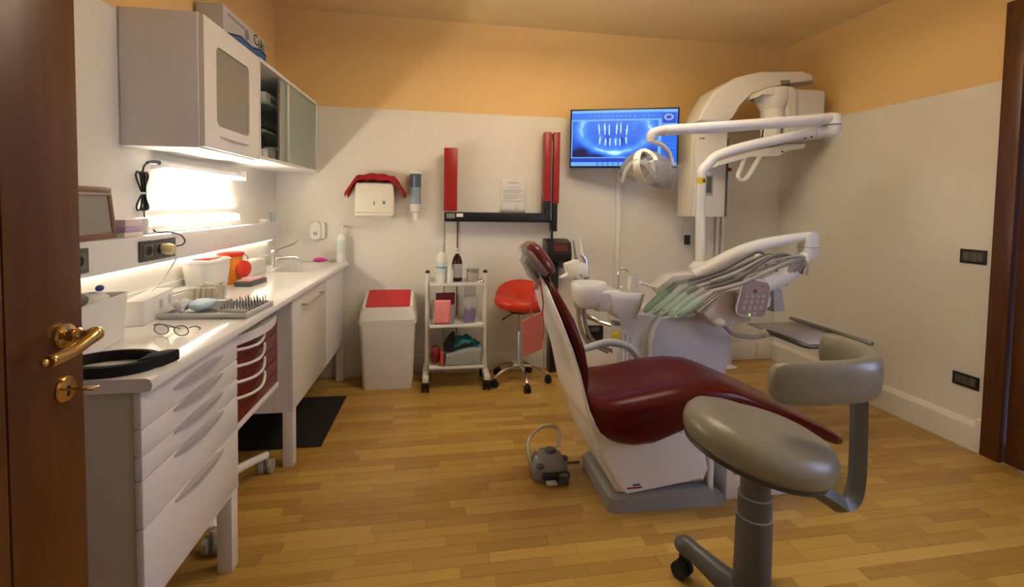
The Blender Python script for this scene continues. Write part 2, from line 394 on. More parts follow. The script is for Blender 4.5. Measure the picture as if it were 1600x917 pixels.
hb.ball((DX+0.05, ly+0.002, lz+0.001), 0.0135, n=14); hb.ball((DX+0.055, ly-0.118, lz-0.012), 0.0065, n=12)
hb.build('door_handle', M_BRASS, d1)
ez = 0.985
eb = B(); eb.lathe([(0.0235, 0), (0.0235, 0.003), (0.021, 0.006), (0.005, 0.007)], (0, 0, 0), 28, Matrix.Translation((DX, ly, ez)) @ Matrix.Rotation(PI/2, 4, 'Y'))
eo = eb.build('escutcheon', M_BRASS, d1)
kh = B(); kh.cyl((DX+0.0068, ly, ez+0.003), (DX+0.0078, ly, ez+0.003), 0.004, n=12); kh.box(DX+0.0068, DX+0.0078, ly-0.0025, ly+0.0025, ez-0.012, ez+0.002)
kh.build('keyhole', M_BLACK, eo)
kb = B(); kb.cyl((DX+0.005, ly, ez), (DX+0.03, ly, ez), 0.003, n=10); kb.box(DX+0.03, DX+0.052, ly-0.009, ly+0.009, ez-0.0015, ez+0.0015, 0.001)
kb.build('key', M_BRASS, d1)

# wall sockets on the right wall
def socket_r(y0, y1, z0, z1, label):
    t = thing('wall_socket', label, 'socket', (XR, (y0+y1)/2, z0))
    B().box(XR-0.009, XR, y0, y1, z0, z1, 0.003).build('plate', M_BLACK, t)
    n = 3
    for i in range(n):
        a = y0+0.014+(y1-y0-0.028)*i/n; c = a+(y1-y0-0.028)/n-0.002
        B().box(XR-0.0115, XR-0.008, a, c, z0+0.014, z1-0.014, 0.001).build('module', M_DGREY, t)
socket_r(2.085, 2.216, 1.042, 1.122, 'black wall switch plate at chest height on the right wall')
socket_r(2.084, 2.218, 0.335, 0.409, 'black socket plate low on the right wall above the baseboard')

# ------------------------------------------------------------------ upper cabinets (left wall)
frame(LEFT)
XW = -1.139
def carcass(y0, y1, z0, z1, xf):
    b = B(); t = 0.018
    b.box(XW, XW+0.006, y0, y1, z0, z1); b.box(XW, xf, y0, y0+t, z0, z1, 0.002); b.box(XW, xf, y1-t, y1, z0, z1, 0.002)
    b.box(XW, xf, y0+t, y1-t, z0, z0+t); b.box(XW, xf, y0+t, y1-t, z1-t, z1)
    return b
c1 = thing('wall_cabinet', 'white wall cabinet with frosted grey door panel above the lit counter', 'cabinet', (XW+0.15, 2.28, 1.535))
carcass(2.01, 2.56, 1.535, 2.055, -0.86).build('carcass', M_WHITE, c1)
dpo = rrect(2.285, 1.795, 0.54, 0.508, 0.004, 1); dpi = rrect(2.277, 1.80, 0.325, 0.325, 0.03, 5)
db = B()
# door slab as frame around the rounded pane
def ringslab(b, outer, inner, x0, x1):
    n = len(inner)
    def near(p):  # matching outer point by projecting from centre
        cx = sum(q[0] for q in inner)/n; cy = sum(q[1] for q in inner)/n
        dx, dy = p[0]-cx, p[1]-cy
        ys = [q[0] for q in outer]; zs = [q[1] for q in outer]
        s = min([(max(ys)-cx)/dx if dx > 1e-6 else 9e9, (min(ys)-cx)/dx if dx < -1e-6 else 9e9, (max(zs)-cy)/dy if dy > 1e-6 else 9e9, (min(zs)-cy)/dy if dy < -1e-6 else 9e9])
        return (cx+dx*s, cy+dy*s)
    # insert exact corners by snapping
    oo = [near(p) for p in inner]
    ys = (min(q[0] for q in outer), max(q[0] for q in outer)); zs = (min(q[1] for q in outer), max(q[1] for q in outer))
    for yy in ys:
        for zz in zs:
            i = min(range(n), key=lambda k: (oo[k][0]-yy)**2+(oo[k][1]-zz)**2); oo[i] = (yy, zz)
    rings = [[(x0, *p) for p in oo], [(x1, *p) for p in oo], [(x1, *p) for p in inner], [(x1-0.006, *p) for p in inner], [(x0, *p) for p in inner]]
    b.loft(rings+[rings[0]], cap=False)
ringslab(db, dpo, dpi, -0.86, -0.84)
dro = db.build('door', M_WHITE, c1)
B().prism(rrect(2.277, 1.80, 0.327, 0.327, 0.03, 5), 'x', -0.857, -0.848).build('pane', M_FROST, dro)
def crescent_handle(y0, y1, z, xf, parent, m, h=0.02, out=0.02, name='handle', n=10):
    # shallow moon-shaped pull
    b = B(); rings = []
    for k in range(n+1):
        t = k/n; y = y0+(y1-y0)*t; s = math.sin(PI*(0.03+0.94*t))**0.7
        rings.append([(xf, y, z+h*s*0.5), (xf+out*s, y, z+h*s*0.35), (xf+out*s, y, z-h*s*0.3), (xf, y, z-h*s*0.5)])
    b.loft(rings); return b.build(name, m, parent)
crescent_handle(2.14, 2.43, 1.598, -0.84, dro, M_WHITE, 0.016, 0.018)
c2 = thing('wall_cabinet', 'white wall cabinet with sliding green glass doors half open at the corner', 'cabinet', (XW+0.15, 3.11, 1.545))
carcass(2.562, 3.66, 1.545, 2.055, -0.84).build('carcass', M_WHITE, c2)
for z in (1.72, 1.885): B().box(XW+0.01, -0.90, 2.585, 3.64, z, z+0.007).build('shelf', mat('shelf_glass', (0.55, 0.68, 0.62), 0.1, alpha=0.35), c2)
B().box(XW+0.007, XW+0.011, 2.585, 3.64, 1.565, 2.035).build('back_panel', mat('pale_back_panel', (0.75, 0.80, 0.76), 0.5), c2)
g1 = B().box(-0.862, -0.857, 2.905, 3.64, 1.566, 2.036).build('glass_door', M_GLASS, c2)
B().box(-0.866, -0.853, 2.895, 2.907, 1.566, 2.036, 0.001).build('edge_profile', M_STEEL, g1)
g2 = B().box(-0.852, -0.847, 3.03, 3.63, 1.566, 2.036).build('glass_door', M_GLASS, c2)
B().box(-0.856, -0.843, 3.02, 3.032, 1.566, 2.036, 0.001).build('edge_profile', M_WHITE, g2)
bx = thing('carton', 'small white carton on the upper shelf behind the sliding glass', 'box', (-1.0, 3.03, 1.892))
B().box(-1.06, -0.94, 2.93, 3.14, 1.8925, 1.965, 0.002).build('body', M_PAPER, bx); B().box(-0.941, -0.939, 3.0, 3.10, 1.905, 1.945).build('print', M_INK, bx)
tag(B().box(-1.02, -0.93, 2.90, 3.14, 1.7275, 1.76, 0.006).build('case', M_BLACK), 'black flat case on the middle cabinet shelf behind the glass', 'case')
for (y, r, h, m, lb) in ((2.94, 0.03, 0.07, M_WPL, 'white jar at the near end of the cabinet floor'), (3.04, 0.035, 0.09, M_CREAM, 'cream jar in the middle of the cabinet floor'), (3.14, 0.028, 0.1, M_MGREY, 'dark jar on the cabinet floor next to the glass door edge')):
    j = thing('jar', lb, 'jar', (-0.96, y, 1.5635))
    B().lathe([(r*0.9, 0), (r, 0.006), (r, h*0.8), (r*0.85, h*0.84)], (-0.96, y, 1.5635), 16).build('body', m, j)
    B().cyl((-0.96, y, 1.5635+h*0.84), (-0.96, y, 1.5635+h), r*0.95, n=16).build('lid', M_WPL, j)
# carton on the cabinet top
cb = thing('carton', 'grey and blue printed carton lying on top of the wall cabinet', 'box', (-1.06, 2.85, 2.056))
B().box(-1.125, -1.0, 2.55, 3.105, 2.056, 2.300, 0.002).build('body', mat('grey_carton', (0.55, 0.55, 0.56), 0.6), cb)
B().prism([(2.55, 2.06), (3.105, 2.06), (3.105, 2.205), (3.02, 2.215), (2.9, 2.19), (2.75, 2.20), (2.55, 2.15)], 'x', -0.9995, -0.9985).build('blue_wave', M_BLUE, cb)
B().prism([(2.55, 2.152), (2.75, 2.202), (2.9, 2.192), (3.02, 2.217), (3.105, 2.207), (3.105, 2.222), (3.02, 2.230), (2.9, 2.205), (2.75, 2.214), (2.55, 2.165)], 'x', -0.9995, -0.9985).build('dark_stripe', M_BLUEINK, cb)
B().box(-0.9995, -0.9987, 2.60, 2.80, 2.262, 2.272).build('small_print', M_INK, cb)
B().lathe([(0.03, 0), (0.022, 0.001)], (0, 0, 0), 18, Matrix.Translation((-0.9995, 2.83, 2.245)) @ Matrix.Rotation(PI/2, 4, 'Y')).build('round_mark', M_INK, cb)
text('lettering', 'Cuki', 0.085, facing((-0.998, 3.0, 2.258), (0, 1, 0), (0, 0, 1)), mat('black_print', (0.01, 0.01, 0.02), 0.5), cb)

# lamp below the cabinet
lp = thing('under_cabinet_lamp', 'white batten lamp fixed to the wall under the cabinet', 'lamp', (XW+0.04, 2.57, 1.44))
B().prism([(XW, 1.455), (XW, 1.50), (XW+0.03, 1.50), (XW+0.075, 1.478), (XW+0.075, 1.468)], 'y', 2.20, 2.96, 0.003).build('housing', M_WHITE, lp)
B().prism([(XW+0.004, 1.4545), (XW+0.070, 1.4665), (XW+0.070, 1.4625), (XW+0.004, 1.449)], 'y', 2.26, 2.93).build('diffuser', M_TUBE2, lp)
B().box(XW, XW+0.078, 2.955, 2.962, 1.45, 1.503, 0.002).build('end_cap', M_WPL, lp)
B().tube([(XW+0.03, 2.20, 1.485), (XW+0.03, 2.17, 1.486), (XW+0.028, 2.13, 1.48)], [0.011, 0.009, 0.006], 10).build('plug', M_BLACK, lp)
cl = B()
cl.tube([(XW+0.028, 2.13, 1.48), (XW+0.022, 2.115, 1.46), (XW+0.018, 2.115, 1.42), (XW+0.018, 2.12, 1.36)], 0.0035, 8, smooth=5)
for k, (dy, dx) in enumerate(((-0.03, 0.0), (-0.017, 0.008), (0.0, 0.012), (0.016, 0.008), (0.03, 0.002))):
    cl.tube([(XW+0.012+dx, 2.12, 1.355), (XW+0.012+dx, 2.12+dy*0.8, 1.395), (XW+0.012+dx, 2.12+dy*1.25, 1.425), (XW+0.012+dx, 2.12+dy*0.9, 1.442), (XW+0.012+dx, 2.12+dy*0.3, 1.425), (XW+0.012+dx, 2.12, 1.36)], 0.0035, 7, smooth=4)
    cl.tube([(XW+0.012+dx, 2.12, 1.355), (XW+0.012+dx, 2.12+dy*0.8, 1.325), (XW+0.012+dx, 2.12+dy*1.25, 1.30), (XW+0.012+dx, 2.12+dy*0.9, 1.285), (XW+0.012+dx, 2.12+dy*0.3, 1.30), (XW+0.012+dx, 2.12, 1.355)], 0.0035, 7, smooth=4)
cl.tube([(XW+0.018, 2.12, 1.30), (XW+0.02, 2.122, 1.25), (XW+0.04, 2.14, 1.205), (XW+0.05, 2.15, 1.196), (XW+0.082, 2.18, 1.194), (XW+0.10, 2.22, 1.18), (XW+0.11, 2.235, 1.155), (XW+0.11, 2.215, 1.138), (XW+0.105, 2.17, 1.136)], 0.003, 7, smooth=5)
cl.build('power_cable', M_BLACK, lp)
B().box(XW+0.006, XW+0.034, 2.112, 2.128, 1.35, 1.36, 0.002).build('cable_tie', M_WPL, lp)

# wall ledge with sockets, lit from above and below
XL = -1.05
ledge = thing('wall_ledge', 'white trunking ledge on the left wall lit above and below', 'shelf', ((XW+XL)/2, 2.45, 1.075))
B().box(XW, XL, 1.36, 3.56, 1.075, 1.19, 0.004).build('trunking', M_WHITE, ledge)
B().box(XW, XL+0.004, 3.555, 3.565, 1.072, 1.193, 0.002).build('end_cap', M_WPL, ledge)
B().box(XW+0.012, XW+0.032, 1.4, 3.5, 1.058, 1.074, 0.003).build('strip_light', M_STRIP, ledge)
tl = thing('tube_lamp', 'bright fluorescent tube lamp lying on top of the wall ledge', 'lamp', (XW+0.05, 2.5, 1.19))
B().box(XW+0.001, XW+0.040, 2.10, 2.98, 1.1905, 1.222, 0.003).build('batten', M_WPL, tl)
B().cyl((XW+0.024, 2.12, 1.238), (XW+0.024, 2.96, 1.238), 0.010, n=12).build('tube', M_TUBE, tl)
B().box(XW+0.001, XW+0.019, 2.10, 2.98, 1.256, 1.260, 0.001).build('reflector', M_WPL, tl)  # added shield, keeps direct tube light off the wall above
for y in (2.105, 2.963): B().box(XW+0.004, XW+0.038, y, y+0.014, 1.222, 1.254, 0.003).build('lamp_holder', M_WPL, tl)
def ledge_socket(y0, y1, label):
    t = thing('wall_socket', label, 'socket', (XL, (y0+y1)/2, 1.09))
    B().box(XL, XL+0.009, y0, y1, 1.092, 1.172, 0.003).build('plate', mat('charcoal_plate', (0.075, 0.073, 0.065), 0.4), t)
    n = 3
    for i in range(n):
        a = y0+0.014+(y1-y0-0.03)*i/n; c = a+(y1-y0-0.03)/n-0.004
        B().box(XL+0.008, XL+0.0115, a, c, 1.108, 1.158, 0.002).build('module', M_DGREY, t)
        B().lathe([(0.02, 0), (0.018, 0.002), (0.012, 0.001)], (0, 0, 0), 14, Matrix.Translation((XL+0.0112, (a+c)/2, 1.133)) @ Matrix.Rotation(PI/2, 4, 'Y')).build('outlet', M_BLACK, t)
    return t
ledge_socket(1.955, 2.19, 'dark grey socket plate on the ledge front with a yellowed plug in it')
ledge_socket(1.50, 1.70, 'dark grey socket plate on the ledge front next to the brown door')
pg = thing('power_plug', 'yellowed round plug with thin white cable in the ledge socket', 'plug', (XL+0.03, 2.09, 1.11))
B().tube([(XL+0.011, 2.09, 1.135), (XL+0.03, 2.09, 1.133), (XL+0.05, 2.092, 1.128), (XL+0.056, 2.093, 1.126)], [0.019, 0.024, 0.021, 0.010], 16).build('body', M_PLUG, pg)
B().tube([(XL+0.05, 2.09, 1.122), (XL+0.062, 2.085, 1.09), (XL+0.03, 2.03, 1.0), (XL-0.01, 1.95, 0.93), (XL-0.025, 1.88, 0.898)], 0.003, 7, smooth=6).build('cable', M_WPL, pg)

# things on the ledge
fr = thing('display_frame', 'grey screen panel in a brown frame leaning on the wall ledge', 'frame', (-1.09, 1.66, 1.19))
LM = Matrix.Translation((XL-0.012, 0, 1.193)) @ Matrix.Rotation(-0.10, 4, 'Y')
y0, y1 = 1.50, 1.868
for a in ((y0, y1, 0, 0.02), (y0, y1, 0.16, 0.18), (y1-0.02, y1, 0.02, 0.16), (y0, y0+0.02, 0.02, 0.16)):
    B().box(-0.014, 0, a[0], a[1], a[2], a[3], 0.003, M=LM).build('frame_bar', M_BROWN, fr)
B().box(-0.010, -0.004, y0+0.018, y1-0.018, 0.018, 0.162, M=LM).build('screen', M_BSCREEN, fr)
B().box(-0.001, 0.003, y0+0.01, y1-0.012, 0.151, 0.158, M=LM).build('chrome_strip', M_STEEL, fr)
for i, (a, c, z0, z1, m, lb) in enumerate(((1.895, 2.00, 1.191, 1.208, M_CREAM, 'flat cream pack under the lilac pack on the wall ledge'), (1.90, 1.995, 1.209, 1.228, M_LILAC, 'lilac pack between two pale packs on the wall ledge'), (1.90, 1.995, 1.229, 1.255, mat('pale_pink_carton', (0.72, 0.60, 0.62), 0.6), 'pale pink pack on top of the small stack on the ledge'))):
    tag(B().box(XW+0.035, XL-0.006, a, c, z0, z1, 0.002).build('medicine_pack', m), lb, 'box')
cu = thing('plastic_cup', 'small clear cup at the far end of the wall ledge', 'cup', (-1.085, 3.45, 1.19))
B().lathe([(0.017, 0), (0.0225, 0.06), (0.021, 0.06), (0.016, 0.003)], (-1.085, 3.45, 1.191), 18).build('body', mat('blue_grey_cup', (0.55, 0.6, 0.66), 0.2, alpha=0.8), cu)
tag(B().box(-1.11, -1.06, 3.27, 3.34, 1.191, 1.215, 0.004).build('soap_block', M_CREAM), 'small cream block beside the cup on the wall ledge', 'block')

# ------------------------------------------------------------------ worktop and base cabinets
XT, XU = -0.622, -0.652
wt = thing('worktop', 'long white worktop with built in sink along the left wall', 'worktop', (-0.88, 2.47, 0.855))
# slab around the sink hole (hole y 3.18..3.58, x -0.99..-0.74)
prof = [(XT-0.012, 0.855), (XT-0.003, 0.860), (XT, 0.872), (XT-0.004, 0.884), (XT-0.013, 0.889), (-0.70, 0.889), (-0.70, 0.855)]
wb = B(); wb.prism(prof, 'y', 1.275, 3.674)
wb.box(XW+0.001, -0.70, 1.275, 3.10, 0.855, 0.889); wb.box(XW+0.001, -0.70, 3.60, 3.674, 0.855, 0.889)
wb.box(XW+0.001, -1.0, 3.10, 3.60, 0.855, 0.889); wb.box(-0.735, -0.70, 3.10, 3.60, 0.855, 0.889)
wb.build('slab', M_TOP, wt)
B().box(XW+0.001, XW+0.014, 1.275, 3.674, 0.8895, 0.96, 0.003).build('upstand', M_TOP, wt)
sk = B()
hr = [(x, y) for x, y in rrect(-0.8675, 3.35, 0.265, 0.50, 0.002, 5)]; r1 = rrect(-0.8675, 3.35, 0.25, 0.48, 0.08, 5); r2 = rrect(-0.8675, 3.35, 0.20, 0.42, 0.08, 5)
sk.loft([[(*p, 0.888) for p in hr], [(*p, 0.889) for p in r1], [(*p, 0.87) for p in r1], [(*p, 0.76) for p in r2]], cap=False)
sk.bm.faces.new([sk.bm.verts.new((*p, 0.76)) for p in r2])
sk.build('sink_basin', M_TOP, wt)
B().cyl((-0.8675, 3.35, 0.7602), (-0.8675, 3.35, 0.763), 0.03).build('drain', M_CHROME, wt)
# drawer cabinet near
dc = thing('drawer_cabinet', 'white five drawer cabinet at the near end of the worktop', 'cabinet', (-0.9, 1.55, 0.0))
B().box(XW+0.01, XU-0.02, 1.285, 1.825, 0.285, 0.854, 0.002).build('carcass', mat('shaded_white_panel', (0.62, 0.54, 0.42), 0.4), dc)  # shade on the end panel is put into this darker white
zs = [(0.742, 0.853), (0.688, 0.740), (0.628, 0.686), (0.502, 0.626), (0.287, 0.500)]
zs = [(0.757, 0.853), (0.687, 0.755), (0.625, 0.685), (0.500, 0.623), (0.287, 0.498)]
for (z0, z1), hz in zip(zs, (0.806, 0.745, 0.682, 0.615, 0.484)):
    d = B().box(XU-0.02, XU, 1.282, 1.826, z0, z1, 0.005).build('drawer', M_WHITE, dc)
    crescent_handle(1.42, 1.708, hz, XU, d, mat('pale_grey_handle', (0.44, 0.42, 0.42), 0.3), 0.030, 0.016)
B().box(XU-0.019, XU-0.001, 1.282, 1.826, 0.283, 0.286).build('bottom_rail', M_WHITE, dc)
for (x0, x1, ya, yb) in ((XU-0.05, XU, 1.765, 1.815), (XU-0.05, XU, 1.295, 1.345), (XW+0.03, XW+0.08, 1.765, 1.815), (XW+0.03, XW+0.08, 1.295, 1.345)):
    B().box(x0, x1, ya, yb, 0.0, 0.285, 0.002).build('leg', M_WHITE, dc)
# sink cabinet
sc_ = thing('sink_cabinet', 'white sink cabinet with two doors and a bar handle by the corner', 'cabinet', (-0.9, 3.05, 0.0))
scb = B(); t = 0.018; yA, yB_ = 2.445, 3.66
scb.box(XW+0.01, XU-0.02, yA, yA+t, 0.28, 0.854); scb.box(XW+0.01, XU-0.02, yB_-t, yB_, 0.28, 0.854); scb.box(XW+0.01, XU-0.02, yA+t, yB_-t, 0.28, 0.298); scb.box(XW+0.01, XW+0.02, yA+t, yB_-t, 0.298, 0.854); scb.box(XU-0.06, XU-0.02, yA+t, yB_-t, 0.835, 0.854)
scb.build('carcass', M_WHITE, sc_)
d = B().box(XU-0.02, XU, 2.447, 3.105, 0.283, 0.852, 0.003).build('door', M_WHITE, sc_)
hb = B(); hb.tube([(XU, 2.60, 0.79), (XU+0.028, 2.60, 0.79), (XU+0.03, 2.62, 0.79), (XU+0.03, 2.93, 0.79), (XU+0.028, 2.95, 0.79), (XU, 2.95, 0.79)], 0.005, 8); hb.build('handle', M_STEEL, d)
B().box(XU-0.02, XU, 3.109, 3.66, 0.283, 0.852, 0.003).build('door', M_WHITE, sc_)
for (x0, x1, ya, yb) in ((XU-0.05, XU, 2.445, 2.495), (XU-0.05, XU, 3.60, 3.65), (XW+0.03, XW+0.08, 2.445, 2.495), (XW+0.03, XW+0.08, 3.60, 3.65)):
    B().box(x0, x1, ya, yb, 0.0, 0.282, 0.002).build('leg', M_WHITE, sc_)
# red mobile drawer unit under the worktop
rd = thing('mobile_drawer_unit', 'dark red drawer trolley with white arc handles under the worktop', 'drawer unit', (-0.88, 2.1, 0.0))
B().box(XW+0.06, XU-0.05, 1.86, 2.34, 0.47, 0.80, 0.003).build('carcass', M_WHITE, rd)
tp = B(); pts = [(XW+0.06, 1.85)]+[(XU-0.05+0.06*math.sin(PI*k/10)**0.8, 1.85+0.5*k/10) for k in range(11)]+[(XW+0.06, 2.35)]
tp.prism(pts, 'z', 0.785, 0.822, 0.006); tp.build('top', M_WHITE, rd)
for i in range(5):
    z1 = 0.782-i*0.062; z0 = z1-0.060
    if i == 4: z0 = 0.48
    d = B().box(XU-0.05, XU-0.034, 1.865, 2.335, z0, z1, 0.002).build('drawer', M_DRED, rd)
    if i < 4:
        h = B(); zc = z1-0.018
        h.tube([(XU-0.034+0.035*math.sin(PI*k/12), 1.875+0.30*k/12, zc+0.008-0.016*math.sin(PI*k/12)) for k in range(13)], 0.006, 8); h.build('handle', M_WPL, d)
B().box(XW+0.06, XU-0.03, 1.86, 2.34, 0.455, 0.478, 0.004).build('bottom_rail', M_WHITE, rd)
B().box(-0.93, -0.87, 2.05, 2.15, 0.10, 0.456, 0.004).build('column', M_WPL, rd)
for (ex, ey) in ((-0.765, 2.41), (-0.765, 1.875), (-1.04, 2.41), (-1.04, 1.875)):
    B().tube([(-0.90, 2.10, 0.115), ((-0.90+ex)/2, (2.10+ey)/2, 0.11), (ex, ey, 0.088)], [0.025, 0.02, 0.017], 10, smooth=3).build('foot_arm', M_WPL, rd)
    cst = B(); cst.cyl((ex-0.012, ey, 0.032), (ex-0.03, ey, 0.032), 0.032, n=18); cst.cyl((ex+0.012, ey, 0.032), (ex+0.03, ey, 0.032), 0.032, n=18); cst.cyl((ex, ey, 0.032), (ex, ey, 0.088), 0.009, n=10); cst.cyl((ex-0.03, ey, 0.032), (ex+0.03, ey, 0.032), 0.008, n=8)
    cst.build('castor', M_LGREY, rd)
tag(B().box(-1.08, -0.565, 2.63, 3.30, 0.0005, 0.008, 0.002).build('floor_mat', M_MAT), 'black rectangular rubber mat on the floor under the sink cabinet', 'mat')

# tap
ZT = 0.889
tap = thing('tap', 'chrome single lever mixer tap beside the sink', 'tap', (-1.045, 3.34, ZT))
B().lathe([(0.027, 0), (0.027, 0.006), (0.02, 0.012), (0.02, 0.075), (0.022, 0.08), (0.022, 0.105), (0.015, 0.118)], (-1.045, 3.34, ZT), 20).build('body', M_CHROME, tap)
B().tube([(-1.035, 3.345, ZT+0.045), (-0.98, 3.355, ZT+0.062), (-0.91, 3.36, ZT+0.065), (-0.895, 3.36, ZT+0.058), (-0.89, 3.36, ZT+0.04)], [0.013, 0.012, 0.012, 0.013, 0.012], 12, smooth=4).build('spout', M_CHROME, tap)
B().tube([(-1.035, 3.345, ZT+0.11), (-0.98, 3.37, ZT+0.135), (-0.93, 3.39, ZT+0.155), (-0.905, 3.40, ZT+0.178)], [0.008, 0.006, 0.007, 0.009], 10, smooth=3).build('lever', M_CHROME, tap)

# white storage bin near the door
wb_ = thing('storage_bin', 'white plastic bin full of small bags on the counter beside the door', 'bin', (-0.99, 1.5, ZT))
def obin(b, x0, x1, y0, y1, z0, z1, fl, t=0.004, r=0.015):
    cx, cy = (x0+x1)/2, (y0+y1)/2; w, h = x1-x0, y1-y0
    O0 = rrect(cx, cy, w-2*fl, h-2*fl, r); O1 = rrect(cx, cy, w, h, r); I1 = rrect(cx, cy, w-2*t, h-2*t, r*0.8); I0 = rrect(cx, cy, w-2*fl-2*t, h-2*fl-2*t, r*0.8)
    b.loft([[(*p, z0) for p in O0], [(*p, z1) for p in O1], [(*p, z1) for p in I1], [(*p, z0+t) for p in I0]])
BM = Matrix.Translation((-0.905, 1.665, 0)) @ Matrix.Rotation(math.radians(8), 4, 'Z')
obin2 = B(); obin(obin2, -0.17, 0, -0.30, 0, ZT+0.001, ZT+0.148, 0.008)
for v in obin2.bm.verts: v.co = BM @ v.co
obin2.build('body', M_WPL, wb_)
for (x, y, m, lb) in ((-0.09, -0.215, mat('clear_bag_pale', (0.62, 0.60, 0.52), 0.2), 'pale clear plastic bag lying in the white counter bin'), (-0.085, -0.072, M_PAPER, 'white crumpled wrapper at the far side of the white counter bin')):
    b = B(); b.ball(BM @ Vector((x, y, ZT+0.125)), 0.064, 0.062, 0.032, 14)
    for v in b.bm.verts: v.co += Vector((random.uniform(-1, 1), random.uniform(-1, 1), random.uniform(-0.6, 1)))*0.007
    tag(b.build('plastic_bag', m, angle=180), lb, 'bag')
tag(B().tube([BM @ Vector((-0.03, -0.25, ZT+0.153)), BM @ Vector((-0.03, -0.19, ZT+0.16))], 0.016, 12).build('cotton_roll', M_DGREY), 'dark round roll on the bags in the white counter bin', 'roll')
tag(B().ball(BM @ Vector((-0.05, -0.06, ZT+0.170)), 0.010, 0.014, 0.010, 10).build('cap', M_NAVY), 'small blue cap on top of the white counter bin', 'cap')
tag(B().obox(BM @ Vector((-0.11, -0.235, ZT+0.165)), BM @ Vector((-0.14, -0.06, ZT+0.245)), 0.02, 0.012, 0.003).build('wand', M_LILAC), 'pale lilac stick leaning out of the white counter bin', 'stick')
# carton with windows behind it
ct = thing('glove_carton', 'white cardboard carton with small printed squares behind the counter bin', 'box', (-1.02, 1.95, ZT))
M1 = Matrix.Translation((-1.012, 1.965, ZT+0.001)) @ Matrix.Rotation(0.2, 4, 'Z')
B().box(-0.035, 0.035, -0.17, 0.115, 0, 0.085, 0.002, M=M1).build('body', M_PAPER, ct)
for y in (-0.03, 0.06): B().box(0.0348, 0.0358, y, y+0.03, 0.03, 0.062, M=M1).build('print', mat('pale_grey_print', (0.50, 0.52, 0.55), 0.7), ct)
tag(B().box(-0.045, 0.045, -0.10, 0.10, 0, 0.045, 0.002, M=Matrix.Translation((-1.058, 2.21, ZT+0.001)) @ Matrix.Rotation(-0.1, 4, 'Z')).build('carton', M_PAPER), 'low white carton between the printed carton and the clear bag', 'box')
lf = tag(B().box(-0.035, 0.035, -0.10, 0.10, 0, 0.004, M=Matrix.Translation((-1.058, 2.21, ZT+0.0475)) @ Matrix.Rotation(-0.15, 4, 'Z')).build('leaflet', mat('grey_leaflet', (0.55, 0.55, 0.55), 0.5)), 'grey leaflet lying on the low white carton', 'leaflet')
# white tub
tb = thing('waste_tub', 'large white rounded tub with red lid flap in front of the orange container', 'tub', (-1.052, 2.475, ZT))
b = B(); cx, cy = -1.052, 2.475
b.loft([[(*p, ZT+0.001) for p in rrect(cx, cy, 0.10, 0.18, 0.04)], [(*p, ZT+0.03) for p in rrect(cx, cy, 0.12, 0.22, 0.045)], [(*p, ZT+0.11) for p in rrect(cx, cy, 0.132, 0.25, 0.05)], [(*p, ZT+0.150) for p in rrect(cx, cy, 0.136, 0.255, 0.05)], [(*p, ZT+0.158) for p in rrect(cx, cy, 0.13, 0.25, 0.048)]]); b.build('body', M_WPL, tb)
B().tube([(*p, ZT+0.150) for p in rrect(cx, cy, 0.137, 0.256, 0.05)+[rrect(cx, cy, 0.137, 0.256, 0.05)[0]]], 0.004, 8).build('rim', M_WPL, tb)
B().box(cx-0.04, cx+0.04, cy-0.06, cy+0.06, ZT+0.158, ZT+0.163, 0.004).build('lid_flap', M_ORED, tb)
# orange sharps container with red lid
oc = thing('sharps_container', 'orange container with red rim and round red lid hanging on it', 'container', (-1.045, 2.70, ZT))
B().lathe([(0.046, 0.001), (0.05, 0.01), (0.056, 0.145), (0.054, 0.15)], (-1.04, 2.70, ZT), 24).build('body', M_ORANGE, oc)
B().lathe([(0.060, 0.148), (0.064, 0.152), (0.064, 0.166), (0.045, 0.17)], (-1.04, 2.70, ZT), 24).build('rim', M_ORED, oc)
B().lathe([(0.045, 0), (0.045, 0.006), (0.039, 0.010)], (0, 0, 0), 24, Matrix.Translation((-0.978, 2.70, ZT+0.078)) @ Matrix.Rotation(PI/2-0.1, 4, 'Y') @ Matrix.Rotation(0.5, 4, 'X')).build('lid', M_ORED, oc)
B().tube([(-0.99, 2.73, ZT+0.158), (-0.972, 2.742, ZT+0.14), (-0.968, 2.735, ZT+0.11)], 0.002, 6).build('strap', M_DGREY, oc)
ph = thing('small_case', 'small black case with pink lid on the counter beside the orange container', 'case', (-0.925, 2.66, ZT))
M2 = Matrix.Translation((-0.925, 2.66, ZT+0.001)) @ Matrix.Rotation(-0.12, 4, 'Z')
B().box(-0.042, 0.042, -0.085, 0.085, 0, 0.024, 0.003, M=M2).build('base', M_DGREY, ph); B().box(-0.036, 0.036, -0.078, 0.078, 0.024, 0.031, 0.002, M=M2).build('lid', mat('pink_lid', (0.62, 0.32, 0.34), 0.4), ph)
bx2 = thing('tissue_box', 'long white box along the wall beside the tap', 'box', (-1.05, 3.0, ZT))
B().box(-1.10, -1.02, 2.86, 3.14, ZT+0.001, ZT+0.085, 0.004).build('body', M_WPL, bx2); B().box(-1.09, -1.03, 2.90, 3.10, ZT+0.0853, ZT+0.089, 0.002).build('lid', M_PAPER, bx2)
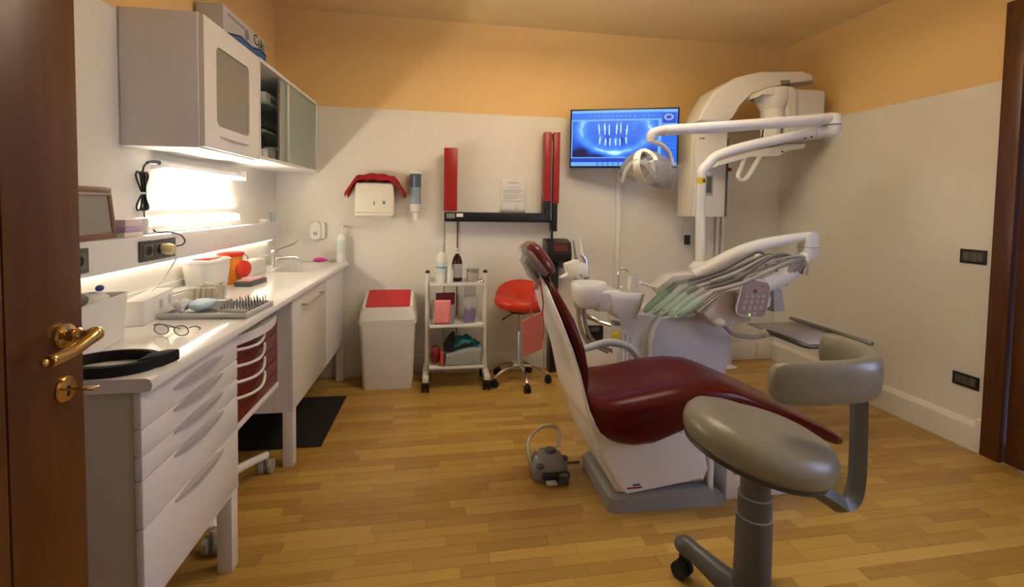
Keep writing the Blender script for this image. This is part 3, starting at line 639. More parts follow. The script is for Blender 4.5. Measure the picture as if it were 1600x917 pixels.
# clear bag with beige rolls
cb2 = thing('roll_bag', 'clear plastic bag of beige cotton rolls standing on the counter', 'bag', (-0.926, 2.21, ZT))
b = B(); b.box(-0.985, -0.868, 2.15, 2.27, ZT+0.006, ZT+0.085, 0.02, 3)
for v in b.bm.verts: v.co += Vector((random.uniform(-1, 1), random.uniform(-1, 1), random.uniform(-1, 1)))*0.004
b.build('film', M_FILM, cb2)
b = B()
for i in range(5):
    for j in range(4): b.cyl((-0.969+i*0.021, 2.168+j*0.026, ZT+0.010), (-0.969+i*0.021+0.006, 2.168+j*0.026, ZT+0.068+0.008*((i*j) % 3)), 0.0105, n=8)
o = b.build('cotton_rolls', M_BEIGE, cb2); o['kind'] = 'stuff'
# instrument tray
tr = thing('instrument_tray', 'white tray with raised rim holding bur racks on the counter edge', 'tray', (-0.78, 2.03, ZT))
TM = Matrix.Translation((-0.79, 2.02, ZT+0.001)) @ Matrix.Rotation(-0.05, 4, 'Z')
b = B(); b.box(-0.155, 0.155, -0.135, 0.11, 0, 0.006, M=TM)
for a in ((-0.155, 0.155, -0.135, -0.128), (-0.155, 0.155, 0.103, 0.11), (-0.155, -0.148, -0.128, 0.103), (0.148, 0.155, -0.128, 0.103)): b.box(a[0], a[1], a[2], a[3], 0, 0.02, 0.001, M=TM)
b.build('tray_base', mat('pale_tray', (0.62, 0.61, 0.58), 0.35), tr)
def bur_rack(x, y, lb):
    t = thing('bur_rack', lb, 'rack', tuple(TM @ Vector((x, y, 0.006))), 'bur racks on the counter tray')
    B().box(x-0.055, x+0.055, y-0.045, y+0.045, 0.0065, 0.012, 0.001, M=TM).build('base', M_STEEL, t)
    for k in range(4):
        yy = y-0.034+k*0.023
        B().box(x-0.052, x+0.052, yy-0.003, yy+0.003, 0.012, 0.024, M=TM).build('rail', M_STEEL, t)
        b = B()
        for i in range(9): b.cyl(TM @ Vector((x-0.046+i*0.0115, yy, 0.022)), TM @ Vector((x-0.046+i*0.0115, yy, 0.036+0.006*((i*7+k) % 3))), 0.0016, n=6)
        o = b.build('bur', M_DGREY, t); o['kind'] = 'stuff'
bur_rack(0.085, -0.045, 'steel rack of small burs at the front of the counter tray'); bur_rack(0.085, 0.055, 'steel rack of small burs at the back of the counter tray')
tag(B().box(-0.005, 0.035, -0.04, 0.02, 0.0065, 0.05, 0.004, M=TM).build('plastic_box', mat('clear_grey_box', (0.55, 0.55, 0.52), 0.15, alpha=0.6)), 'small clear box beside the bur racks on the counter tray', 'box')
b = B(); b.ball(TM @ Vector((-0.055, -0.02, 0.031)), 0.05, 0.065, 0.020, 16)
for v in b.bm.verts: v.co += Vector((random.uniform(-1, 1), random.uniform(-1, 1), random.uniform(-0.5, 1)))*0.005
tag(b.build('film_wrap', M_SKY, angle=180), 'crumpled pale blue film on the counter tray', 'film')
b = B(); b.ball(TM @ Vector((-0.115, -0.06, 0.034)), 0.026, 0.040, 0.022, 12)
for v in b.bm.verts: v.co += Vector((random.uniform(-1, 1), random.uniform(-1, 1), random.uniform(-0.5, 1)))*0.009
tag(b.build('wrapper', M_PAPER, angle=180), 'white and blue crumpled wrapper at the tray end', 'wrapper')
# glasses
gl = thing('eyeglasses', 'thin framed eyeglasses lying on the white counter', 'glasses', (-0.78, 1.66, ZT))
GM = Matrix.Translation((-0.785, 1.665, ZT+0.001)) @ Matrix.Rotation(-0.3, 4, 'Z')
for s in (-1, 1):
    ring = [GM @ Vector((s*0.037+0.027*math.cos(a), 0.0, 0.019+0.0165*math.sin(a))) for a in [2*PI*k/20 for k in range(21)]]
    B().tube(ring, 0.0016, 6).build('rim', M_DGREY, gl)
    B().tube([GM @ Vector((s*0.066, 0, 0.03)), GM @ Vector((s*0.068, 0.02, 0.03)), GM @ Vector((s*0.055, 0.055, 0.014)), GM @ Vector((s*0.035, 0.07, 0.003))], 0.002, 6, smooth=3).build('temple', M_DGREY, gl)
    lb_ = B().prism([(0.026*math.cos(2*PI*k/18)+s*0.037, 0.019+0.0155*math.sin(2*PI*k/18)) for k in range(18)], 'y', -0.0005, 0.0005)
    for v in lb_.bm.verts: v.co = GM @ v.co
    lb_.build('lens', M_CLEAR, gl)
B().tube([GM @ Vector((-0.01, 0, 0.026)), GM @ Vector((0, 0, 0.03)), GM @ Vector((0.01, 0, 0.026))], 0.0015, 6).build('bridge', M_DGREY, gl)
# black headband
hbn = thing('headband', 'black padded visor headband lying at the near worktop end', 'headband', (-0.765, 1.36, ZT))
def band(pts, h, t, z):
    b = B(); rings = []
    P = [Vector((*p, 0)) for p in pts]
    for i, p in enumerate(P):
        d = (P[min(i+1, len(P)-1)]-P[max(i-1, 0)]).normalized(); n = Vector((-d.y, d.x, 0))
        rings.append([Vector((p.x+n.x*t/2*sx, p.y+n.y*t/2*sx, z+zz)) for sx, zz in ((-1, 0), (1, 0), (1, h), (-1, h))])
    b.loft(rings); return b
arc = [(-0.765+0.100*math.cos(a), 1.36+0.075*math.sin(a)) for a in [math.radians(-10+k*200/16) for k in range(17)]]
band(arc, 0.026, 0.012, ZT+0.001).build('back_strap', M_BLACKCLOTH, hbn)
arc2 = [(-0.765+0.100*math.cos(a), 1.36+0.070*math.sin(a)) for a in [math.radians(190+k*160/14) for k in range(15)]]
band(arc2, 0.026, 0.018, ZT+0.001).build('front_strap', M_BLACKCLOTH, hbn)
B().prism([(-0.685, 1.325), (-0.645, 1.36), (-0.632, 1.415), (-0.66, 1.415), (-0.69, 1.385)], 'z', ZT+0.001, ZT+0.032, 0.004).build('visor_mount', M_BLACKCLOTH, hbn)
# sink accessories
tag(B().tube([(-0.86, 3.60, ZT+0.016), (-0.84, 3.605, ZT+0.018), (-0.80, 3.61, ZT+0.02), (-0.765, 3.615, ZT+0.018)], [0.008, 0.016, 0.017, 0.006], 10).build('nail_brush', M_MAG), 'pink nail brush lying behind the sink', 'brush')
nb = thing('hand_brush', 'blue handled brush lying behind the sink beside the bottle', 'brush', (-0.66, 3.62, ZT))
B().tube([(-0.70, 3.615, ZT+0.012), (-0.655, 3.618, ZT+0.014), (-0.633, 3.62, ZT+0.012)], [0.006, 0.008, 0.004], 8).build('handle', M_NAVY, nb)
B().tube([(-0.745, 3.61, ZT+0.012), (-0.70, 3.615, ZT+0.012)], [0.011, 0.008], 8).build('head', M_STEEL, nb)
frame(IDM)
def bottle(name, label, cat, x, y, z, prof, m, extra):
    t = thing(name, label, cat, (x, y, z))
    B().lathe(prof, (x, y, z), 24).build('body', m, t); extra(t); return t
def sp(t):
    x, y, z = -0.665, 3.60, ZT
    b = B(); b.lathe([(0.013, 0.215), (0.013, 0.235), (0.006, 0.238), (0.006, 0.262)], (x, y, z), 14); b.box(x-0.032, x+0.012, y-0.008, y+0.008, z+0.26, z+0.276, 0.004); b.build('pump', M_WPL, t)
    B().lathe([(0.0355, 0.07), (0.0358, 0.072), (0.0358, 0.165), (0.0355, 0.167)], (x, y, z), 24, cap=False).build('label_sleeve', mat('pale_green_label', (0.60, 0.70, 0.62), 0.5), t)
bottle('pump_bottle', 'tall white pump bottle with pale green label at the sink end', 'bottle', -0.665, 3.60, ZT, [(0.033, 0.001), (0.035, 0.008), (0.035, 0.18), (0.028, 0.20), (0.014, 0.212), (0.013, 0.22)], M_WPL, sp)

# ------------------------------------------------------------------ back wall fittings
YW = YB
# hand soap dispenser
sd = thing('soap_dispenser', 'small white wall dispenser with a dark U mark above the sink', 'dispenser', (-0.84, YW-0.03, 1.05))
B().prism(rrect(-0.855, 1.12, 0.075, 0.13, 0.028), 'y', YW-0.055, YW, 0.006).build('body', M_WPL, sd)
B().prism(rrect(-0.818, 1.12, 0.05, 0.125, 0.012), 'y', YW-0.035, YW, 0.004).build('side_tank', M_CREAM, sd)
text('mark', 'u', 0.055, facing((-0.855, YW-0.0565, 1.105), (1, 0, 0), (0, 0, 1)), M_BLUEINK, sd, 0.0006)
# paper towel dispenser
td = thing('towel_dispenser', 'cream paper towel dispenser on the back wall under a red cloth', 'dispenser', (-0.43, YW-0.06, 1.23))
B().prism([(-0.567, 1.235), (-0.285, 1.235), (-0.288, 1.46), (-0.30, 1.48), (-0.555, 1.48), (-0.565, 1.46)], 'y', YW-0.115, YW, 0.012, 3).build('cover', M_CREAM, td)
B().box(-0.56, -0.29, YW-0.125, YW-0.02, 1.232, 1.262, 0.01, 3).build('lip', M_CREAM, td)
B().box(-0.432, -0.426, YW-0.1165, YW-0.114, 1.315, 1.345).build('level_slot', M_BLACK, td)
lgo = B().box(-0.368, -0.348, YW-0.1165, YW-0.114, 1.325, 1.347).build('logo', M_BLUE, td)
text('logo_letter', 'E', 0.016, facing((-0.358, YW-0.1170, 1.336), (1, 0, 0), (0, 0, 1)), M_PAPER, td)
B().prism([(-0.44, 1.232), (-0.30, 1.232), (-0.31, 1.205), (-0.36, 1.212)], 'y', YW-0.075, YW-0.072).build('paper_towel', M_PAPER, td)
rc = B()
def clothf(u, v):
    x = -0.632+0.425*u; e = abs(u-0.5)*2
    h = 1.478+0.016*(1-e*e)-0.105*max(0, (e-0.60)/0.40)**1.3
    a = PI*v; wob = 0.004*math.sin(u*29+v*5)
    return (x, YW-0.075-0.062*math.cos(a)+0.004*math.sin(u*37), h+(0.046-0.014*e)*math.sin(a)+wob+0.012*(1-v)*(1-e))
rc.sheet(clothf, 48, 14); rcl = rc.build('red_cloth', M_CLOTH, angle=180, thick=0.012)
tag(rcl, 'folded dark red cloth draped over the paper towel dispenser', 'cloth')
# cup dispenser
cd = thing('cup_dispenser', 'grey blue tube cup dispenser on the back wall beside the red cloth', 'dispenser', (-0.13, YW-0.05, 1.21))
cx, cy = -0.132, YW-0.052
B().lathe([(0.041, 1.455), (0.041, 1.555), (0.041, 1.556)], (cx, cy, 0), 24).build('upper_tube', M_CUPBLUE, cd)
B().lathe([(0.0405, 1.328), (0.0405, 1.4548)], (cx, cy, 0), 24).build('lower_tube', M_CUPBLUE2, cd)
B().lathe([(0.043, 1.5562), (0.043, 1.566), (0.02, 1.572)], (cx, cy, 0), 24).build('cap', M_WPL, cd)
B().lathe([(0.026, 1.262), (0.036, 1.27), (0.041, 1.30), (0.0415, 1.3275)], (cx, cy, 0), 24).build('collar', M_WPL, cd)
B().lathe([(0.019, 1.21), (0.0235, 1.262)], (cx, cy, 0), 20).build('cup', M_PAPER, cd)
B().box(cx-0.015, cx+0.015, YW-0.016, YW, 1.30, 1.55, 0.002).build('bracket', M_WPL, cd)
B().box(cx-0.012, cx-0.004, cy-0.0425, cy-0.040, 1.34, 1.54).build('painted_highlight', M_CUPBLUE2, cd)  # pale strip painted as a highlight down the tube
# old wall x-ray scissor arm: red panel, black bar, twin red arms
xa = thing('folding_xray_arm', 'folding wall X-ray arm with red panels and long black bar', 'medical arm', (0.5, YW-0.08, 1.2))
B().box(0.080, 0.180, 3.55, 3.62, 1.280, 1.755, 0.006).build('red_panel', M_RED, xa)
B().box(0.085, 0.90, 3.55, 3.66, 1.200, 1.272, 0.005).build('black_bar', M_BLACK, xa)
B().box(0.10, 0.162, 3.548, 3.551, 1.225, 1.262, 0.001).build('type_plate', M_MGREY, xa)
B().box(0.175, 0.225, 3.5475, 3.551, 1.236, 1.262, 0.001).build('white_sticker', M_PAPER, xa)
B().box(0.855, 0.905, 3.55, 3.64, 1.37, 1.905, 0.004).build('red_arm', M_RED, xa)
B().box(0.925, 0.975, 3.55, 3.64, 1.35, 1.905, 0.004).build('red_arm', M_RED, xa)
B().box(0.905, 0.925, 3.57, 3.64, 1.28, 1.885, 0.002).build('slot', M_BLACK, xa)
B().box(0.913, 0.918, 3.566, 3.571, 1.22, 1.84).build('slot_rod', M_STEEL, xa)
B().box(0.853, 0.906, 3.552, 3.64, 1.20, 1.37, 0.004).build('lower_arm', M_BLACK, xa)
B().box(0.922, 0.965, 3.555, 3.64, 1.13, 1.35, 0.004).build('lower_arm', M_BLACK, xa)
B().cyl((0.885, 3.553, 1.285), (0.885, 3.548, 1.285), 0.008, n=10).build('pivot_screw', M_DGREY, xa)
B().box(0.86, 0.96, 3.6, 3.676, 1.30, 1.42, 0.003).build('wall_plate', M_BLACK, xa)
B().box(0.10, 0.17, 3.60, 3.676, 1.35, 1.42, 0.003).build('wall_plate', M_BLACK, xa)
B().tube([(0.935, 3.60, 1.14), (0.935, 3.6, 1.06)], 0.009, 8).build('feed_pipe', M_BLACK, xa)
# timer box on its column
tm = thing('xray_timer', 'black X-ray timer box with red display on a black column', 'control box', (0.96, 3.6, 0.0))
B().prism([(3.56, 1.07), (3.64, 1.07), (3.64, 0.83), (3.55, 0.86), (3.47, 0.90), (3.455, 0.96), (3.48, 1.045)], 'x', 0.87, 1.06, 0.006).build('housing', M_BLACK, tm)
B().prism([(3.478, 1.040), (3.474, 1.040), (3.449, 0.958), (3.453, 0.956)], 'x', 0.90, 1.04).build('front_panel', mat('black_gloss_panel', (0.02, 0.018, 0.018), 0.25), tm)
B().prism([(3.4715, 1.034), (3.469, 1.034), (3.4545, 0.986), (3.457, 0.985)], 'x', 0.915, 1.025).build('display', M_DISP, tm)
B().prism([(3.4685, 1.026), (3.467, 1.026), (3.458, 0.997), (3.4595, 0.996)], 'x', 0.945, 1.018).build('digits', M_LED, tm)
B().cyl((0.893, 3.468, 1.048), (0.893, 3.462, 1.046), 0.004, n=8).build('indicator', M_REDPL, tm)
B().box(0.925, 0.985, 3.56, 3.66, 0.001, 0.86, 0.004).build('column', M_BLACK, tm)
# paper notice
pn = thing('paper_notice', 'white printed notice sheet taped to the back wall', 'notice', (0.63, YW-0.002, 1.275))
pb = B(); pb.sheet(lambda u, v: (0.525+0.205*u+0.004*v, YW-0.003-0.012*max(0, u-0.7)**1.5*(1-v)-0.001, 1.275+0.265*v-0.004*u), 10, 6); pb.build('sheet', M_PAPER, pn, thick=0.0006)
hd = B(); 
for (x0, x1, z) in ((0.56, 0.70, 1.518), (0.56, 0.70, 1.500)): hd.box(x0, x1, YW-0.0052, YW-0.0048, z, z+0.001)
hd.box(0.56, 0.561, YW-0.0052, YW-0.0048, 1.50, 1.518); hd.box(0.699, 0.70, YW-0.0052, YW-0.0048, 1.50, 1.518); hd.box(0.585, 0.675, YW-0.0052, YW-0.0048, 1.506, 1.512)
hd.build('title_frame', M_INK, pn)
ln = B()
for z, x0, x1 in ((1.470, 0.58, 0.68), (1.450, 0.55, 0.70), (1.440, 0.55, 0.71), (1.430, 0.55, 0.69), (1.412, 0.55, 0.71), (1.402, 0.55, 0.70), (1.392, 0.55, 0.71), (1.382, 0.55, 0.66), (1.366, 0.55, 0.71), (1.356, 0.55, 0.69)):
    x = x0
    while x < x1:
        l = random.uniform(0.006, 0.018); ln.box(x, min(x+l, x1), YW-0.0052, YW-0.0048, z, z+0.0035); x += l+0.004
ln.build('printed_lines', M_INK, pn)
B().tube([(0.66+0.016*math.cos(2*PI*k/20), YW-0.005, 1.315+0.016*math.sin(2*PI*k/20)) for k in range(21)], 0.0012, 5).build('stamp', M_INK, pn)
# wall duct below the x-ray arm, cable duct below the TV
wd = thing('wall_duct', 'beige vertical duct on the wall below the black bar', 'duct', (0.15, YW-0.01, 0.16))
B().box(0.095, 0.185, YW-0.02, YW, 0.157, 1.20, 0.003).build('cover', M_CREAM, wd)
B().box(0.186, 0.195, YW-0.012, YW, 0.157, 1.20).build('dark_edge', M_DGREY, wd); B().box(0.086, 0.0905, YW-0.008, YW, 0.157, 1.20).build('thin_cable', M_LGREY, wd)  # dark strip along the right edge of the duct
tag(B().box(1.493, 1.535, YW-0.025, YW, 0.157, 1.70, 0.004).build('cable_duct', M_WPL), 'white vertical cable duct on the wall under the monitor', 'duct')
# boxes of sockets low on the back wall
bs = thing('wall_socket', 'black socket box low on the back wall behind the grey armrest', 'socket', (1.31, YW-0.03, 0.2))
B().box(1.26, 1.40, YW-0.04, YW, 0.20, 0.345, 0.004).build('plate', M_BLACK, bs); B().box(1.285, 1.36, YW-0.052, YW-0.039, 0.30, 0.335, 0.003).build('outlet', M_DGREY, bs)
tag(B().box(2.12, 2.16, YW-0.03, YW, 1.02, 1.10, 0.003).build('junction_box', M_BLACK), 'small black box on the back wall beside the X-ray column', 'box')

# ------------------------------------------------------------------ TV
tv = thing('monitor', 'wall monitor showing a blue dental panoramic X-ray', 'monitor', (1.45, 3.45, 1.63))
TL, TR_ = Vector((1.055, 3.56, 0)), Vector((1.815, 3.27, 0))
ex = (TR_-TL).normalized(); W_ = (TR_-TL).length; en = Vector((-ex.y, ex.x, 0))      # en points to the wall
TZ0, TZ1 = 1.632, 2.085
TVM = Matrix(((ex.x, en.x, 0, TL.x), (ex.y, en.y, 0, TL.y), (0, 0, 1, TZ0), (0, 0, 0, 1)))
TVH = TZ1-TZ0
B().box(0, W_, 0.0, 0.04, 0, TVH, 0.004, M=TVM).build('casing', M_BLACK, tv)
B().box(0.2, W_-0.2, 0.04, 0.065, 0.08, TVH-0.08, 0.004, M=TVM).build('back_cover', M_BLACK, tv)
B().box(W_/2-0.03, W_/2+0.03, -0.003, 0.03, -0.012, 0.0, 0.002, M=TVM).build('sensor', M_BLACK, tv)
bt = B(); bt.tube([TVM @ Vector((W_/2, 0.06, TVH/2)), Vector((1.45, 3.56, TZ0+TVH/2)), Vector((1.47, YW, TZ0+TVH/2))], 0.02, 8); bt.build('wall_bracket', M_BLACK, tv)
def smooth(a, b, x):
    t = min(1, max(0, (x-a)/(b-a))); return t*t*(3-2*t)
rn = random.Random(3)
ng = [[rn.random() for _ in range(40)] for _ in range(40)]
def vnoise(x, y):
    i, j = int(x) % 39, int(y) % 39; fx, fy = x-int(x), y-int(y)
    return (ng[i][j]*(1-fx)+ng[i+1][j]*fx)*(1-fy)+(ng[i][j+1]*(1-fx)+ng[i+1][j+1]*fx)*fy
IMPL = [(0.32, 0.25), (0.385, 0.24), (0.435, 0.26), (0.52, 0.23), (0.565, 0.22), (0.635, 0.26)]
IMPL2 = [(0.33, 0.54), (0.395, 0.57), (0.445, 0.58), (0.51, 0.57), (0.56, 0.58), (0.63, 0.54)]
def screen_px(u, v):
    # u to the right, v down, both 0..1
    base = Vector((0.005, 0.06, 0.75)); lite = Vector((0.16, 0.48, 1.1))
    if v < 0.045: return lite
    if v > 0.925: 
        return lite*0.95 if (int(u*60) % 3 or u < 0.25) else Vector((0.05, 0.2, 0.7))
    if u > 0.855:
        if 0.06 < v < 0.24 and 0.865 < u < 0.975:
            a = ((u-0.92)/0.045)**2+((v-0.14)/0.06)**2
            return Vector((0.02, 0.06, 0.5)) if not 0.3 < a < 1 else Vector((0.25, 0.45, 0.9))
        if v < 0.055: return lite
        if 0.25 < v < 0.27: return lite
        return Vector((0.006, 0.15, 0.9)) if not (0.55 < v < 0.70 and int(u*90) % 3 == 0 and int(v*60) % 4 == 0) else lite
    if v < 0.165:
        d = 0.15 < u < 0.8 and 0.095 < v < 0.115 and int(u*70) % 3 == 0
        return Vector((0.005, 0.17, 0.9)) if not d else lite
    x, y = u/0.84, (v-0.17)/0.69          # x-ray picture area
    if y > 1.0: return Vector((0.015, 0.05, 0.55))
    if x < 0.012 or x > 0.985 or y < 0.03 or y > 0.975: return lite
    n = 0.6*vnoise(x*14, y*9)+0.4*vnoise(x*31+5, y*20+3)
    g = 0.24+0.30*n
    r = math.hypot((x-0.5)/0.46, (y-0.28)/0.66)
    g += 0.44*math.exp(-((r-0.86)/0.12)**2)+0.12*math.exp(-((r-0.45)/0.3)**2)
    g += 0.28*math.exp(-((x-0.5)/0.10)**2)*smooth(0.6, 1.0, y)
    g -= 0.75*math.exp(-(((x-0.09)/0.10)**2+((y-0.93)/0.20)**2)); g -= 0.75*math.exp(-(((x-0.86)/0.15)**2+((y-0.97)/0.16)**2)); g -= 0.5*math.exp(-(((x-0.30)/0.16)**2+((y-0.98)/0.09)**2))
    g -= 0.40*math.exp(-(((x-0.58)/0.035)**2+((y-0.53)/0.10)**2)); g -= 0.2*math.exp(-(((x-0.40)/0.03)**2+((y-0.5)/0.12)**2))
    for tab, hl, sg in ((IMPL, 0.145, 1), (IMPL2, 0.10, -1)):
        for (ix, iy) in tab:
            t = (y-iy)/hl
            if abs(t) < 1 and abs(x-ix-0.25*(y-iy)*(0.48-ix)*sg) < 0.0065*(1.15-0.6*t*t): g = 1.0
    g = min(1, max(0, g))
    if g < 0.35: return Vector((0.001, 0.004, 0.06)).lerp(Vector((0.012, 0.10, 0.75)), g/0.35)
    if g < 0.8: return Vector((0.012, 0.10, 0.75)).lerp(Vector((0.08, 0.36, 1.15)), (g-0.35)/0.45)
    return Vector((0.08, 0.36, 1.15)).lerp(Vector((0.6, 1.0, 1.25)), (g-0.8)/0.2)
NU, NV = 200, 112
verts, faces, cols = [], [], []
for j in range(NV+1):
    for i in range(NU+1): verts.append(tuple(TVM @ Vector((0.012+(W_-0.024)*i/NU, -0.0008, 0.014+(TVH-0.026)*(1-j/NV)))))
for j in range(NV):
    for i in range(NU): faces.append((j*(NU+1)+i, (j+1)*(NU+1)+i, (j+1)*(NU+1)+i+1, j*(NU+1)+i+1))
me = bpy.data.meshes.new('screen'); o_ = Vector(tv['_org'])
me.from_pydata([tuple(Vector(v)-o_) for v in verts], [], faces)
ca = me.color_attributes.new('picture', 'FLOAT_COLOR', 'CORNER')
buf = []
for j in range(NV):
    for i in range(NU):
        c = screen_px((i+0.5)/NU, (j+0.5)/NV); buf += [c.x, c.y, c.z, 1.0]*4
ca.data.foreach_set('color', buf)
ms = bpy.data.materials.new('lit_monitor_picture'); ms.use_nodes = True; nt = ms.node_tree; bs_ = nt.nodes['Principled BSDF']
at = nt.nodes.new('ShaderNodeAttribute'); at.attribute_name = 'picture'; nt.links.new(at.outputs['Color'], bs_.inputs['Emission Color']); bs_.inputs['Emission Strength'].default_value = SCREEN_E
bs_.inputs['Base Color'].default_value = (0.01, 0.01, 0.012, 1); bs_.inputs['Roughness'].default_value = 0.3
me.materials.append(ms); so = bpy.data.objects.new('screen', me); COL.objects.link(so); so.parent = tv

# ------------------------------------------------------------------ waste bin and cart
wbn = thing('waste_bin', 'tall white waste bin with a red sloping flap lid', 'bin', (-0.31, 3.5, 0.0))
b = B(); b.loft([[(*p, 0.001) for p in rrect(-0.313, 3.495, 0.345, 0.235, 0.03)], [(*p, 0.02) for p in rrect(-0.313, 3.495, 0.352, 0.242, 0.035)], [(*p, 0.48) for p in rrect(-0.313, 3.495, 0.385, 0.262, 0.035)]]); b.build('body', M_WPL, wbn)
b = B(); b.loft([[(*p, 0.475) for p in rrect(-0.313, 3.497, 0.405, 0.275, 0.035)], [(*p, 0.505) for p in rrect(-0.313, 3.497, 0.405, 0.275, 0.035)]]); b.build('rim', M_WPL, wbn)
# sloping hood
def hood(x0, x1, yf, yb, z0, zf, zb): return [(x0, yf, zf), (x1, yf, zf), (x1, yb, zb), (x0, yb, zb)]
b = B()
rA = [(*p, 0.505) for p in rrect(-0.313, 3.497, 0.395, 0.267, 0.035)]
def slope(p, s, dz): x = -0.313+(p[0]+0.313)*s; y = 3.50+(p[1]-3.497)*s; return (x, y, 0.585+(y-3.37)*0.36+dz)
rB = [(p[0], p[1], 0.535+(p[1]-3.37)*0.30) for p in rrect(-0.313, 3.50, 0.385, 0.255, 0.03)]
rC = [slope(p, 0.90, 0) for p in rrect(-0.313, 3.497, 0.385, 0.255, 0.03)]
b.loft([rA, rB, rC]); b.build('lid', M_WPL, wbn)
rD = [slope(p, 0.80, 0.001) for p in rrect(-0.313, 3.497, 0.385, 0.275, 0.012)]; rE = [slope(p, 0.79, 0.007) for p in rrect(-0.313, 3.497, 0.385, 0.275, 0.012)]
b = B(); b.loft([rD, rE]); b.build('flap', M_REDPL, wbn)

kt = thing('utility_cart', 'white three shelf trolley on black castors beside the waste bin', 'cart', (0.175, 3.42, 0.0))
for x in (-0.035, 0.385):
    sgn = -1 if x < 0 else 1
    B().tube([(x, 3.42, 0.83), (x, 3.42, 0.20), (x+sgn*0.008, 3.42, 0.09)], 0.016, 12).build('post', M_WPL, kt)
    B().lathe([(0.017, 0.83), (0.018, 0.836), (0.012, 0.848), (0.004, 0.852)], (x, 3.42, 0), 14).build('post_cap', M_BLACK, kt)
    B().box(x-0.022+sgn*0.008, x+0.022+sgn*0.008, 3.27, 3.57, 0.072, 0.11, 0.008).build('foot_bar', M_WPL, kt)
    for y in (3.295, 3.545):
        xx = x+sgn*0.008
        b = B(); b.cyl((xx-0.010, y, 0.028), (xx-0.026, y, 0.028), 0.0275, n=18); b.cyl((xx+0.010, y, 0.028), (xx+0.026, y, 0.028), 0.0275, n=18); b.box(xx-0.02, xx+0.02, y-0.026, y+0.026, 0.04, 0.072, 0.006); b.cyl((xx-0.027, y, 0.028), (xx+0.027, y, 0.028), 0.009, n=8)
        b.build('castor', M_RUB, kt)
for z in (0.752, 0.455, 0.155):
    b = B(); b.box(-0.02, 0.37, 3.30, 3.56, z, z+0.008, 0.002); b.box(-0.02, 0.37, 3.30, 3.306, z, z+0.022, 0.001); b.box(-0.02, 0.37, 3.554, 3.56, z, z+0.022, 0.001); b.box(-0.02, -0.014, 3.306, 3.554, z, z+0.022); b.box(0.364, 0.37, 3.306, 3.554, z, z+0.022)
    b.build('shelf', M_WPL, kt)
Z1, Z2, Z3 = 0.761, 0.464, 0.164
def pump(t, x, y, z, h, m=M_WPL):
    b = B(); b.lathe([(0.012, 0), (0.012, 0.015), (0.005, 0.017), (0.005, h)], (x, y, z), 14); b.box(x-0.03, x+0.01, y-0.007, y+0.007, z+h-0.002, z+h+0.010, 0.003); b.build('pump', m, t)
def b1(t):
    pump(t, 0.065, 3.42, Z1+0.225, 0.035)
    B().lathe([(0.0405, 0.06), (0.0408, 0.062), (0.0408, 0.15), (0.0405, 0.152)], (0.065, 3.42, Z1), 24, cap=False).build('label_sleeve', mat('pale_teal_label', (0.62, 0.70, 0.70), 0.5), t)
    B().lathe([(0.0410, 0.105), (0.0412, 0.106), (0.0412, 0.118), (0.0410, 0.119)], (0.065, 3.42, Z1), 24, cap=False).build('label_band', mat('teal_band', (0.16, 0.38, 0.40), 0.5), t)
bottle('pump_bottle', 'large white pump bottle on the left of the trolley top', 'bottle', 0.065, 3.42, Z1, [(0.038, 0.001), (0.04, 0.006), (0.04, 0.185), (0.033, 0.205), (0.014, 0.222), (0.012, 0.226)], M_WPL, b1)
def b2(t):
    pump(t, 0.18, 3.47, Z1+0.205, 0.03)
    B().lathe([(0.0395, 0.03), (0.0398, 0.031), (0.0398, 0.13), (0.0395, 0.131)], (0.18, 3.47, Z1), 24, cap=False).build('label_sleeve', mat('grey_label', (0.42, 0.40, 0.40), 0.6), t)
bottle('brown_bottle', 'dark brown pump bottle with a grey label on the trolley top', 'bottle', 0.18, 3.47, Z1, [(0.037, 0.001), (0.039, 0.006), (0.039, 0.14), (0.03, 0.175), (0.014, 0.2), (0.013, 0.206)], M_AMBER, b2)
bottle('small_bottle', 'small white bottle in front of the brown bottle on the trolley', 'bottle', 0.125, 3.36, Z1, [(0.021, 0.001), (0.022, 0.005), (0.022, 0.09), (0.014, 0.105)], M_WPL, lambda t: B().lathe([(0.013, 0.105), (0.013, 0.13), (0.011, 0.132)], (0.125, 3.36, Z1), 14).build('cap', M_WPL, t))
jr = thing('jar', 'round glass jar with a steel lid on the trolley top', 'jar', (0.30, 3.44, Z1))
B().lathe([(0.042, 0.001), (0.045, 0.006), (0.045, 0.07), (0.043, 0.075)], (0.295, 3.44, Z1), 24).build('body', mat('clouded_glass', (0.55, 0.52, 0.46), 0.15, alpha=0.7), jr); B().lathe([(0.047, 0.075), (0.047, 0.095), (0.044, 0.098)], (0.295, 3.44, Z1), 24).build('lid', M_STEEL, jr)
tag(B().ball((0.345, 3.34, Z1+0.018), 0.028, 0.028, 0.0175, 16).build('steel_dish', M_CHROME), 'small shiny steel dish at the right edge of the trolley top', 'dish')
